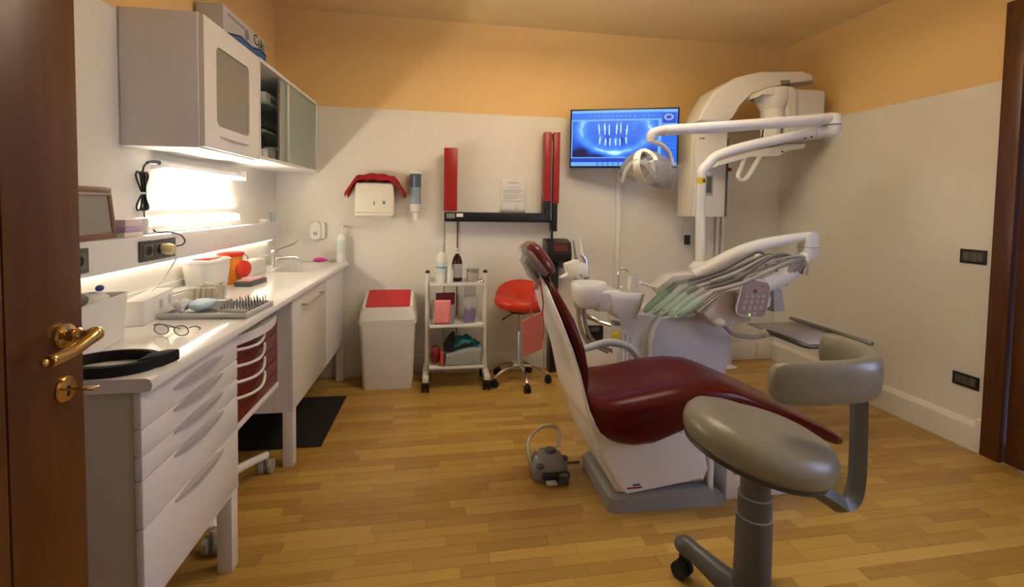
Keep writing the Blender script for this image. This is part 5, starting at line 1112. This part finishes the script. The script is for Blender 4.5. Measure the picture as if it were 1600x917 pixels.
# handpieces with their hoses
HP = [((1.175, 2.440, 0.744), (1.346, 2.400, 0.908), (1.551, 2.340, 0.980), (1.709, 2.320, 1.063), (1.799, 2.330, 1.091), 0), ((1.211, 2.410, 0.742), (1.395, 2.370, 0.902), (1.570, 2.310, 0.977), (1.719, 2.280, 1.047), (1.867, 2.330, 1.076), 1), ((1.249, 2.380, 0.741), (1.434, 2.340, 0.899), (1.588, 2.280, 0.964), (1.773, 2.250, 1.067), (1.945, 2.330, 1.069), 2), ((1.282, 2.350, 0.741), (1.458, 2.310, 0.894), (1.606, 2.250, 0.951), (1.807, 2.220, 1.081), (2.027, 2.330, 1.061), 3), ((1.304, 2.320, 0.733), (1.485, 2.280, 0.881), (1.623, 2.220, 0.938), (1.850, 2.200, 1.042), (2.060, 2.330, 1.054), 4)]
NM = ['leftmost dental handpiece in a green sleeve on the instrument arm', 'second dental handpiece from the left in a green sleeve', 'middle dental handpiece in a green sleeve on the instrument arm', 'fourth dental handpiece from the left in a green sleeve', 'rightmost dental handpiece in a green sleeve nearest the keypad']
for a, c, d_, e_, f_, k in HP:
    a, c = Vector(a), Vector(c)
    h = thing('handpiece', NM[k], 'handpiece', tuple(a), 'dental handpieces on the instrument arm')
    m_ = a.lerp(c, 0.5)
    b = B(); b.tube([a, a.lerp(c, 0.12), m_, a.lerp(c, 0.72)], [0.013, 0.020, 0.025, 0.022], 12); b.build('sleeve', M_GREEN if k not in (0,) else mat('deep_green_sleeve', (0.13, 0.27, 0.18), 0.45), h)
    b = B(); b.tube([a.lerp(c, 0.72), c], [0.018, 0.014], 12); b.build('coupling', M_DGREEN if k in (0, 2) else M_HOSE, h)
    b = B(); b.tube([a+Vector((0.002, -0.012, 0.018)), m_+Vector((0, -0.016, 0.012))], [0.004, 0.006], 8); b.build('grip_strip', M_DGREEN, h)
    b = B(); b.tube([c, d_, e_, f_, Vector(f_)+Vector((0.035, -0.02, -0.03)), Vector(f_)+Vector((0.02, -0.03, -0.09))], [0.011, 0.010, 0.009, 0.008, 0.008, 0.008], 9, smooth=6); b.build('hose', M_DHOSE if k in (0, 1, 3) else M_HOSE, h)
V3 = [(1.148, 2.430, 0.728), (1.351, 2.390, 0.920), (1.459, 2.250, 0.867), (1.284, 2.290, 0.731)]
b = B(); b.sheet(lambda u, v: tuple(Vector(V3[0]).lerp(Vector(V3[1]), u).lerp(Vector(V3[3]).lerp(Vector(V3[2]), u), v)+Vector((0, -0.02, 0.022+0.012*math.sin(v*20+u*4)+0.006*math.sin(u*15)))), 12, 24); b.build('sleeve_film', film_material('sleeve_film', (0.72, 0.78, 0.66), 0.22, 0.2), da, angle=180)
b = B()
for q in (0, 1, 2): b.tube([Vector((1.488, 2.300, 0.933))+Vector((0, 0.02*q, -0.02*q)), Vector((1.668, 2.260, 1.001))+Vector((0, 0.02*q, -0.03*q)), Vector((1.870, 2.240, 1.065))+Vector((0.02*q, 0.01*q, -0.02*q)), Vector((2.036, 2.280, 1.067))+Vector((-0.01*q, 0, -0.01*q)), Vector((2.029, 2.300, 0.981))+Vector((-0.03*q, 0, 0))], 0.008, 8, smooth=6)
b.build('supply_hoses', M_HOSE, da)
b = B()
for q in range(3): b.tube([Vector((2.031, 2.330, 1.061))+Vector((0.022*math.cos(t)+0.012*q, -0.01*q, 0.018*math.sin(t))) for t in [2*PI*k/14 for k in range(15)]], 0.003, 6)
b.build('coil', M_CLEAR, da)
# instrument tray on its own arm
it = thing('swing_tray', 'grey tray with dark side rails on a swing arm over the leg rest', 'tray', (2.17, 2.38, 0.58))
b = B(); b.tube([(1.606, 2.360, 0.705), (1.636, 2.360, 0.660), (1.692, 2.370, 0.619), (1.780, 2.390, 0.596), (1.90, 2.45, 0.575), (2.0, 2.47, 0.582)], 0.013, 10, smooth=5); b.build('swing_arm', M_HOSE, it)
B().box(1.99, 2.36, 2.16, 2.66, 0.592, 0.600, 0.002).build('plate', mat('tray_steel', (0.42, 0.40, 0.40), 0.3, 0.6), it)
B().box(2.02, 2.30, 2.18, 2.44, 0.6005, 0.604, 0.001).build('liner', mat('lilac_liner', (0.48, 0.44, 0.54), 0.5), it)
b = B(); b.tube([(1.978, 2.46, 0.602), (1.972, 2.18, 0.602), (1.99, 2.155, 0.602), (2.10, 2.15, 0.602)], 0.013, 10); b.build('rail', M_DGREY, it)
b = B(); b.tube([(2.372, 2.15, 0.606), (2.372, 2.74, 0.606)], 0.012, 10); b.build('rail', M_MGREY, it)
B().box(1.955, 2.01, 2.43, 2.50, 0.575, 0.604, 0.005).build('clamp', M_CREAM, it)

# ------------------------------------------------------------------ dental lamp
la = thing('dental_lamp', 'white dental operating lamp on a double jointed arm and pole', 'lamp', (1.61, 2.6, 0.97))
b = B(); b.lathe([(0.068, 0.968), (0.06, 0.985), (0.042, 1.005), (0.03, 1.012)], (1.612, 2.6, 0), 22); b.build('pole_base', M_UNIT, la)
b = B(); b.tube([(1.612, 2.6, 1.0), (1.600, 2.6, 1.30), (1.598, 2.6, 1.50)], [0.032, 0.029, 0.027], 16); b.build('pole', M_UNIT, la)
b = B(); b.tube([(1.598, 2.6, 1.50), (1.600, 2.6, 1.55), (1.642, 2.600, 1.600), (1.689, 2.590, 1.647), (1.805, 2.575, 1.691), (1.999, 2.550, 1.742), (2.282, 2.500, 1.804)], [0.027, 0.029, 0.031, 0.031, 0.031, 0.030, 0.029], 16, smooth=5); b.build('lower_arm', M_UNIT, la, angle=80)
B().lathe([(0.0295, 1.478), (0.0295, 1.515)], (1.599, 2.6, 0), 18, cap=False).build('yellow_sticker', M_YELLOW, la)
B().box(1.592, 1.606, 2.5695, 2.572, 1.487, 1.506).build('sticker_mark', M_BLACK, la)
for q in ((2.187, 2.475, 1.758), (2.226, 2.470, 1.767)): b = B(); b.ball(q, 0.006, n=8); b.build('arm_screw', M_DGREY, la)
b = B(); b.tube([(2.269, 2.500, 1.799), (2.312, 2.490, 1.804), (2.342, 2.470, 1.809), (2.353, 2.460, 1.827)], [0.030, 0.036, 0.045, 0.05], 16, smooth=3); b.tube([(2.352, 2.460, 1.766), (2.355, 2.460, 1.793), (2.353, 2.460, 1.835)], [0.03, 0.045, 0.05], 18); b.build('joint', M_UNIT, la, angle=60)
b = B(); b.tube([(2.352, 2.460, 1.843), (2.350, 2.460, 1.896), (2.349, 2.460, 1.907)], [0.05, 0.048, 0.035], 20); b.build('joint_cap', M_UNIT, la, angle=50)
b = B(); b.cyl((2.353, 2.460, 1.835), (2.352, 2.460, 1.843), 0.0485, n=20); b.build('joint_seam', M_MGREY, la)
b = B(); b.tube([(2.342, 2.460, 1.876), (2.293, 2.455, 1.873), (2.250, 2.450, 1.866)], [0.04, 0.034, 0.036], 14); b.build('arm_fork', M_UNIT, la)
b = B(); b.tube([(2.254, 2.450, 1.867), (1.716, 2.400, 1.801), (1.217, 2.360, 1.745)], [0.034, 0.032, 0.029], 18); b.build('upper_arm', M_UNIT, la)
b = B(); b.tube([(1.232, 2.360, 1.746), (1.195, 2.360, 1.741), (1.162, 2.360, 1.729), (1.148, 2.360, 1.708), (1.149, 2.360, 1.684)], [0.024, 0.026, 0.027, 0.024, 0.022], 14, smooth=4); b.build('elbow', mat('rosy_white_plastic', (0.74, 0.66, 0.60), 0.3), la, angle=80)
b = B(); b.tube([(1.153, 2.360, 1.684), (1.202, 2.370, 1.677), (1.252, 2.385, 1.650), (1.288, 2.400, 1.604), (1.297, 2.400, 1.565)], [0.012, 0.014, 0.014, 0.013, 0.012], 10, smooth=4); b.build('yoke', M_UNIT, la, angle=80)
# head: shallow reflector bowl tipped towards the chair, with white bands and clear shield
HC = Vector((1.148, 2.380, 1.542))
HM = Matrix.Translation(HC) @ Matrix.Rotation(math.radians(12), 4, 'Y') @ Matrix.Rotation(math.radians(14), 4, 'X')
dome = [(0.150, -0.075), (0.150, -0.03), (0.130, 0.03), (0.09, 0.072), (0.04, 0.09), (0.005, 0.094)]
b = B(); b.lathe(dome, (0, 0, 0), 32, HM, sx=0.95, sy=1.0, cap=False); b.build('lamp_shell', mat('shell_grey_clear', (0.34, 0.31, 0.27), 0.2, alpha=0.5), la, angle=70, thick=0.003)
b = B(); b.ball((0, 0, -0.005), 0.055, 0.06, 0.05, 16, None)
for v in b.bm.verts: v.co = HM @ v.co
b.build('lamp_core', mat('core_grey', (0.22, 0.20, 0.18), 0.4), la)
b = B(); b.sheet(lambda u, v: tuple(HM @ Vector((0.13*math.cos(math.radians(150+100*u))*(0.55+0.45*v), 0.135*math.sin(math.radians(150+100*u))*(0.55+0.45*v), 0.0-0.065*v))), 8, 4); b.build('reflector', mat('facet_reflector', (0.62, 0.60, 0.56), 0.14, 0.9, bump=1.0, bscale=60), la, angle=5, thick=0.004)
def strip(pts, w_, name, m):
    b = B(); pts = [Vector(p) for p in pts]; Q = []
    for i in range(len(pts)-1):
        p0 = pts[max(i-1, 0)]; p1 = pts[i]; p2 = pts[i+1]; p3 = pts[min(i+2, len(pts)-1)]
        for k in range(5):
            t = k/5; Q.append(0.5*((2*p1)+(p2-p0)*t+(2*p0-5*p1+4*p2-p3)*t*t+(3*p1-p0-3*p2+p3)*t**3))
    Q.append(pts[-1]); rings = []
    for i, q in enumerate(Q):
        d = (Q[min(i+1, len(Q)-1)]-Q[max(i-1, 0)]).normalized(); n = (q-HC).normalized(); n = (n-d*n.dot(d)).normalized(); s_ = d.cross(n)
        rings.append([q+s_*w_, q+s_*w_+n*0.007, q-s_*w_+n*0.007, q-s_*w_])
    b.loft(rings); return b.build(name, m, la)
strip([(1.110, 2.360, 1.638), (1.045, 2.280, 1.607), (1.008, 2.220, 1.555), (1.012, 2.210, 1.503), (1.047, 2.230, 1.460)], 0.017, 'band', M_CREAM)
strip([(0.979, 2.320, 1.459), (0.980, 2.270, 1.529), (1.006, 2.230, 1.562), (1.046, 2.220, 1.553), (1.078, 2.220, 1.525), (1.121, 2.240, 1.485)], 0.010, 'band', M_CREAM)
strip([(1.085, 2.330, 1.624), (1.094, 2.280, 1.619), (1.120, 2.260, 1.591), (1.118, 2.240, 1.567)], 0.010, 'band', M_CREAM)
b = B(); V = [(1.088, 2.250, 1.566), (1.118, 2.240, 1.580), (1.121, 2.240, 1.485), (1.107, 2.250, 1.508)]
b.sheet(lambda u, v: tuple(Vector(V[0]).lerp(Vector(V[1]), u).lerp(Vector(V[3]).lerp(Vector(V[2]), u), v)), 6, 6); b.build('front_fin', M_CREAM, la, thick=0.005)
b = B(); V2 = [(1.094, 2.220, 1.570), (1.319, 2.300, 1.561), (1.282, 2.300, 1.469), (1.043, 2.220, 1.447)]
b.sheet(lambda u, v: tuple(Vector(V2[0]).lerp(Vector(V2[1]), u).lerp(Vector(V2[3]).lerp(Vector(V2[2]), u), v)+Vector((0, -0.03*math.sin(PI*u), 0.006*math.sin(u*17+v*9)))), 14, 10); b.build('shield_film', film_material('shield_film', (0.70, 0.66, 0.60), 0.28, 0.1), la, angle=180)
b = B(); b.tube([(1.173, 2.300, 1.456), (1.187, 2.290, 1.443), (1.208, 2.290, 1.447)], [0.007, 0.012, 0.008], 10); b.build('handle', M_WPL, la)

# ------------------------------------------------------------------ panoramic x-ray machine in the corner
xr = thing('panoramic_xray', 'white panoramic X-ray machine with curved overhead arm in the back corner', 'X-ray machine', (2.3, 3.5, 0.0))
b = B(); b.box(2.22, 2.50, 3.44, 3.66, 0.001, 0.02, 0.004); b.box(2.30, 2.49, 3.50, 3.66, 0.02, 0.55, 0.006); b.build('foot', M_UNIT, xr)
b = B(); b.box(2.245, 2.285, 3.50, 3.65, 0.5, 2.0, 0.004); b.box(2.30, 2.335, 3.50, 3.65, 0.5, 2.0, 0.004); b.box(2.35, 2.38, 3.50, 3.65, 0.5, 2.0, 0.004); b.build('rail', M_UNIT, xr)
B().box(2.28, 2.36, 3.54, 3.65, 0.5, 2.0).build('rail_groove', M_DGREY, xr)
b = B(); b.box(1.965, 2.225, 3.28, 3.50, 1.265, 1.99, 0.008); b.build('carriage', M_UNIT, xr)
b = B(); b.box(1.935, 1.965, 3.30, 3.48, 1.265, 1.93, 0.004); b.build('carriage_side', M_CREAM, xr)
B().box(2.225, 2.232, 3.27, 3.31, 1.27, 1.87).build('carriage_joint', M_DGREY, xr)
B().box(2.045, 2.115, 3.275, 3.281, 1.43, 1.59, 0.003).build('display_frame', M_LGREY, xr); B().box(2.058, 2.098, 3.272, 3.276, 1.45, 1.575).build('display', M_DGREY, xr)
B().box(1.995, 2.005, 3.277, 3.281, 1.855, 1.867).build('led', M_DGREY, xr); B().box(2.015, 2.03, 3.277, 3.281, 1.855, 1.867).build('led', M_DGREY, xr)
B().box(2.235, 2.26, 3.27, 3.30, 1.62, 1.645).build('red_clip', M_CLOTH, xr)
AO = [(1.910, 3.250, 1.968), (1.929, 3.250, 2.036), (2.022, 3.250, 2.188), (2.203, 3.250, 2.303), (2.405, 3.250, 2.358), (2.746, 3.250, 2.375), (2.837, 3.250, 2.366), (2.857, 3.250, 2.298), (2.611, 3.250, 2.298), (2.432, 3.250, 2.249), (2.326, 3.250, 2.190), (2.211, 3.250, 2.107), (2.161, 3.250, 2.018), (2.153, 3.250, 1.965)]
b = B(); b.prism([(p[0], p[2]) for p in AO], 'y', 3.16, 3.36, 0.02, 3); b.build('overhead_arm', M_UNIT, xr)
# rotating head: tube housing (box) and sensor column
b = B(); b.cyl((2.604, 3.240, 2.271), (2.602, 3.240, 2.300), 0.09, n=24); b.build('rotor', M_MGREY, xr)
TB = [(2.592, 3.080, 2.222), (2.866, 3.080, 2.228), (2.884, 3.080, 2.201), (2.885, 3.080, 1.869), (2.609, 3.080, 1.854)]
b = B(); b.prism([(p[0], p[2]) for p in TB], 'y', 3.08, 3.30, 0.02, 3); b.build('tube_housing', mat('cool_white_plastic', (0.72, 0.71, 0.75), 0.3), xr)
YK = [(2.307, 3.080, 2.141), (2.326, 3.080, 2.184), (2.397, 3.080, 2.215), (2.501, 3.080, 2.231), (2.586, 3.080, 2.226), (2.609, 3.080, 2.195), (2.625, 3.080, 1.854), (2.562, 3.080, 1.852), (2.547, 3.080, 2.154), (2.504, 3.080, 2.175), (2.399, 3.080, 2.169)]
b = B(); b.prism([(p[0], p[2]) for p in YK], 'y', 3.05, 3.28, 0.012, 3); b.build('rotor_yoke', M_UNIT, xr)
b = B(); b.tube([(2.485, 3.150, 2.209), (2.488, 3.150, 2.138), (2.489, 3.150, 2.110), (2.491, 3.150, 2.072)], [0.115, 0.115, 0.10, 0.082], 24); b.build('sensor_cap', M_UNIT, xr)
b = B(); b.tube([(2.491, 3.150, 2.082), (2.503, 3.150, 1.816)], [0.08, 0.075], 24); b.build('sensor_column', M_UNIT, xr)
b = B(); b.tube([(2.350, 3.050, 1.927), (2.343, 3.050, 1.853), (2.335, 3.050, 1.807)], [0.004, 0.006, 0.008], 6); b.build('cable', M_BLACK, xr)
b = B(); b.tube([(2.501, 3.050, 1.933), (2.496, 3.050, 1.813)], 0.007, 6); b.build('cable', M_DGREY, xr)
# chin rest arm with patient handles
CA = [(2.048, 3.200, 1.635), (2.067, 3.200, 1.678), (2.297, 3.200, 1.748), (2.608, 3.200, 1.826), (2.786, 3.200, 1.833), (2.765, 3.200, 1.793), (2.622, 3.200, 1.778), (2.558, 3.200, 1.727), (2.325, 3.200, 1.724)]
b = B(); b.prism([(p[0], p[2]) for p in CA], 'y', 3.14, 3.30, 0.006); b.build('chin_arm', M_UNIT, xr)
b = B(); b.tube([(2.300, 3.180, 1.717), (2.248, 3.140, 1.636), (2.196, 3.100, 1.571), (2.223, 3.100, 1.543), (2.264, 3.100, 1.554), (2.328, 3.120, 1.627), (2.413, 3.160, 1.723)], [0.017, 0.017, 0.016, 0.016, 0.016, 0.018, 0.019], 10, smooth=4); b.build('patient_handle', M_UNIT, xr)
b = B(); b.ball((2.586, 3.150, 1.766), 0.014, n=8); b.build('stop', M_BLACK, xr)

# ------------------------------------------------------------------ grey saddle stool in the foreground
gs = thing('operator_stool', 'grey padded operator stool with curved arm support in the foreground', 'stool', (1.02, 1.28, 0.0))
SM = Matrix.Translation((1.005, 1.28, 0.612)) @ Matrix.Rotation(math.radians(13), 4, Vector((0.25, 1, 0)).normalized()) @ Matrix.Rotation(math.radians(-14), 4, 'Z')
prf = [(0.02, 0.062), (0.10, 0.064), (0.17, 0.060), (0.205, 0.048), (0.222, 0.026), (0.226, 0.0), (0.220, -0.026), (0.205, -0.044)]
b = B(); b.loft([[SM @ Vector((0.99*r*math.cos(2*PI*k/44), 0.93*r*math.sin(2*PI*k/44), z-0.018*(1-abs(math.cos(2*PI*k/44)))*(r/0.226)*(1 if z > 0 else 0))) for k in range(44)] for r, z in prf]); b.build('seat', M_GREY, gs, angle=80)
b = B(); b.loft([[SM @ Vector((0.99*r*math.cos(2*PI*k/44), 0.93*r*math.sin(2*PI*k/44), z)) for k in range(44)] for r, z in ((0.208, -0.042), (0.210, -0.052), (0.19, -0.06), (0.05, -0.062))]); b.build('seat_shell', mat('dark_brown_shell', (0.05, 0.04, 0.035), 0.45), gs)
cxs, cys = 1.012, 1.285
b = B(); b.lathe([(0.045, 0.02), (0.056, 0.06), (0.054, 0.30), (0.053, 0.365)], (cxs, cys, 0), 26); b.build('column', M_DGREY, gs)
b = B(); b.lathe([(0.050, 0.366), (0.050, 0.43)], (cxs, cys, 0), 26); b.build('column_sleeve', M_DGREY, gs)
b = B(); b.lathe([(0.044, 0.431), (0.044, 0.50), (0.06, 0.53), (0.06, 0.545)], (cxs, cys, 0), 26); b.build('piston', M_DGREY, gs)
for z, r in ((0.3655, 0.0545), (0.4305, 0.0508)): b = B(); b.lathe([(r-0.003, z-0.002), (r, z-0.001), (r, z+0.001), (r-0.003, z+0.002)], (cxs, cys, 0), 26); b.build('ring', M_LGREY, gs)
for ang in (118, 46, -26, -98, 190):
    a = math.radians(ang); dx, dy = math.cos(a), math.sin(a)
    b = B(); b.tube([(cxs+0.02*dx, cys+0.02*dy, 0.085), (cxs+0.10*dx, cys+0.10*dy, 0.095), (cxs+0.19*dx, cys+0.19*dy, 0.115), (cxs+0.235*dx, cys+0.235*dy, 0.12), (cxs+0.25*dx, cys+0.25*dy, 0.105)], [0.048, 0.040, 0.032, 0.036, 0.026], 12, smooth=4); b.build('leg', M_DGREY, gs, angle=80)
    cx, cy = cxs+0.243*dx, cys+0.243*dy
    b = B(); b.cyl((cx-0.026*dy, cy+0.026*dx, 0.03), (cx-0.007*dy, cy+0.007*dx, 0.03), 0.030, n=18); b.cyl((cx+0.026*dy, cy-0.026*dx, 0.03), (cx+0.007*dy, cy-0.007*dx, 0.03), 0.030, n=18); b.cyl((cx-0.02*dy, cy+0.02*dx, 0.03), (cx+0.02*dy, cy-0.02*dx, 0.03), 0.01, n=8); b.cyl((cx, cy, 0.035), (cx, cy, 0.10), 0.012, n=10)
    b.build('castor', M_RUB, gs)
# arm support
b = B(); b.tube([(1.06, 1.26, 0.53), (1.16, 1.25, 0.475), (1.25, 1.25, 0.42), (1.305, 1.255, 0.385), (1.35, 1.265, 0.40), (1.368, 1.27, 0.46), (1.372, 1.275, 0.60), (1.372, 1.28, 0.72)], 0.027, 4, smooth=6)
b.build('support_bar', M_DGREY, gs)
AP = [Vector(q) for q in ((1.0, 1.225, 0), (1.10, 1.205, 0), (1.20, 1.20, 0), (1.29, 1.205, 0), (1.365, 1.235, 0), (1.42, 1.30, 0), (1.45, 1.38, 0), (1.455, 1.45, 0), (1.435, 1.505, 0))]
AQ = []
for i in range(len(AP)-1):
    p0 = AP[max(i-1, 0)]; p1 = AP[i]; p2 = AP[i+1]; p3 = AP[min(i+2, len(AP)-1)]
    for k in range(5):
        t = k/5; AQ.append(0.5*((2*p1)+(p2-p0)*t+(2*p0-5*p1+4*p2-p3)*t*t+(3*p1-p0-3*p2+p3)*t**3))
AQ.append(AP[-1]); rings = []
for i, q in enumerate(AQ):
    d = (AQ[min(i+1, len(AQ)-1)]-AQ[max(i-1, 0)]).normalized(); n = Vector((-d.y, d.x, 0)); m_ = min(i, len(AQ)-1-i)
    e = (0.55, 0.84, 0.95, 1.0)[min(m_, 3)]
    rings.append(sring((q.x, q.y, 0.812), n, (0, 0, 1), 0.030*e, 0.066*e, 2.8, 24))
b = B(); b.loft(rings); b.build('arm_support', M_GREY, gs, angle=80)
B().cyl((1.372, 1.28, 0.70), (1.385, 1.265, 0.775), 0.016, n=12).build('support_mount', M_DGREY, gs)
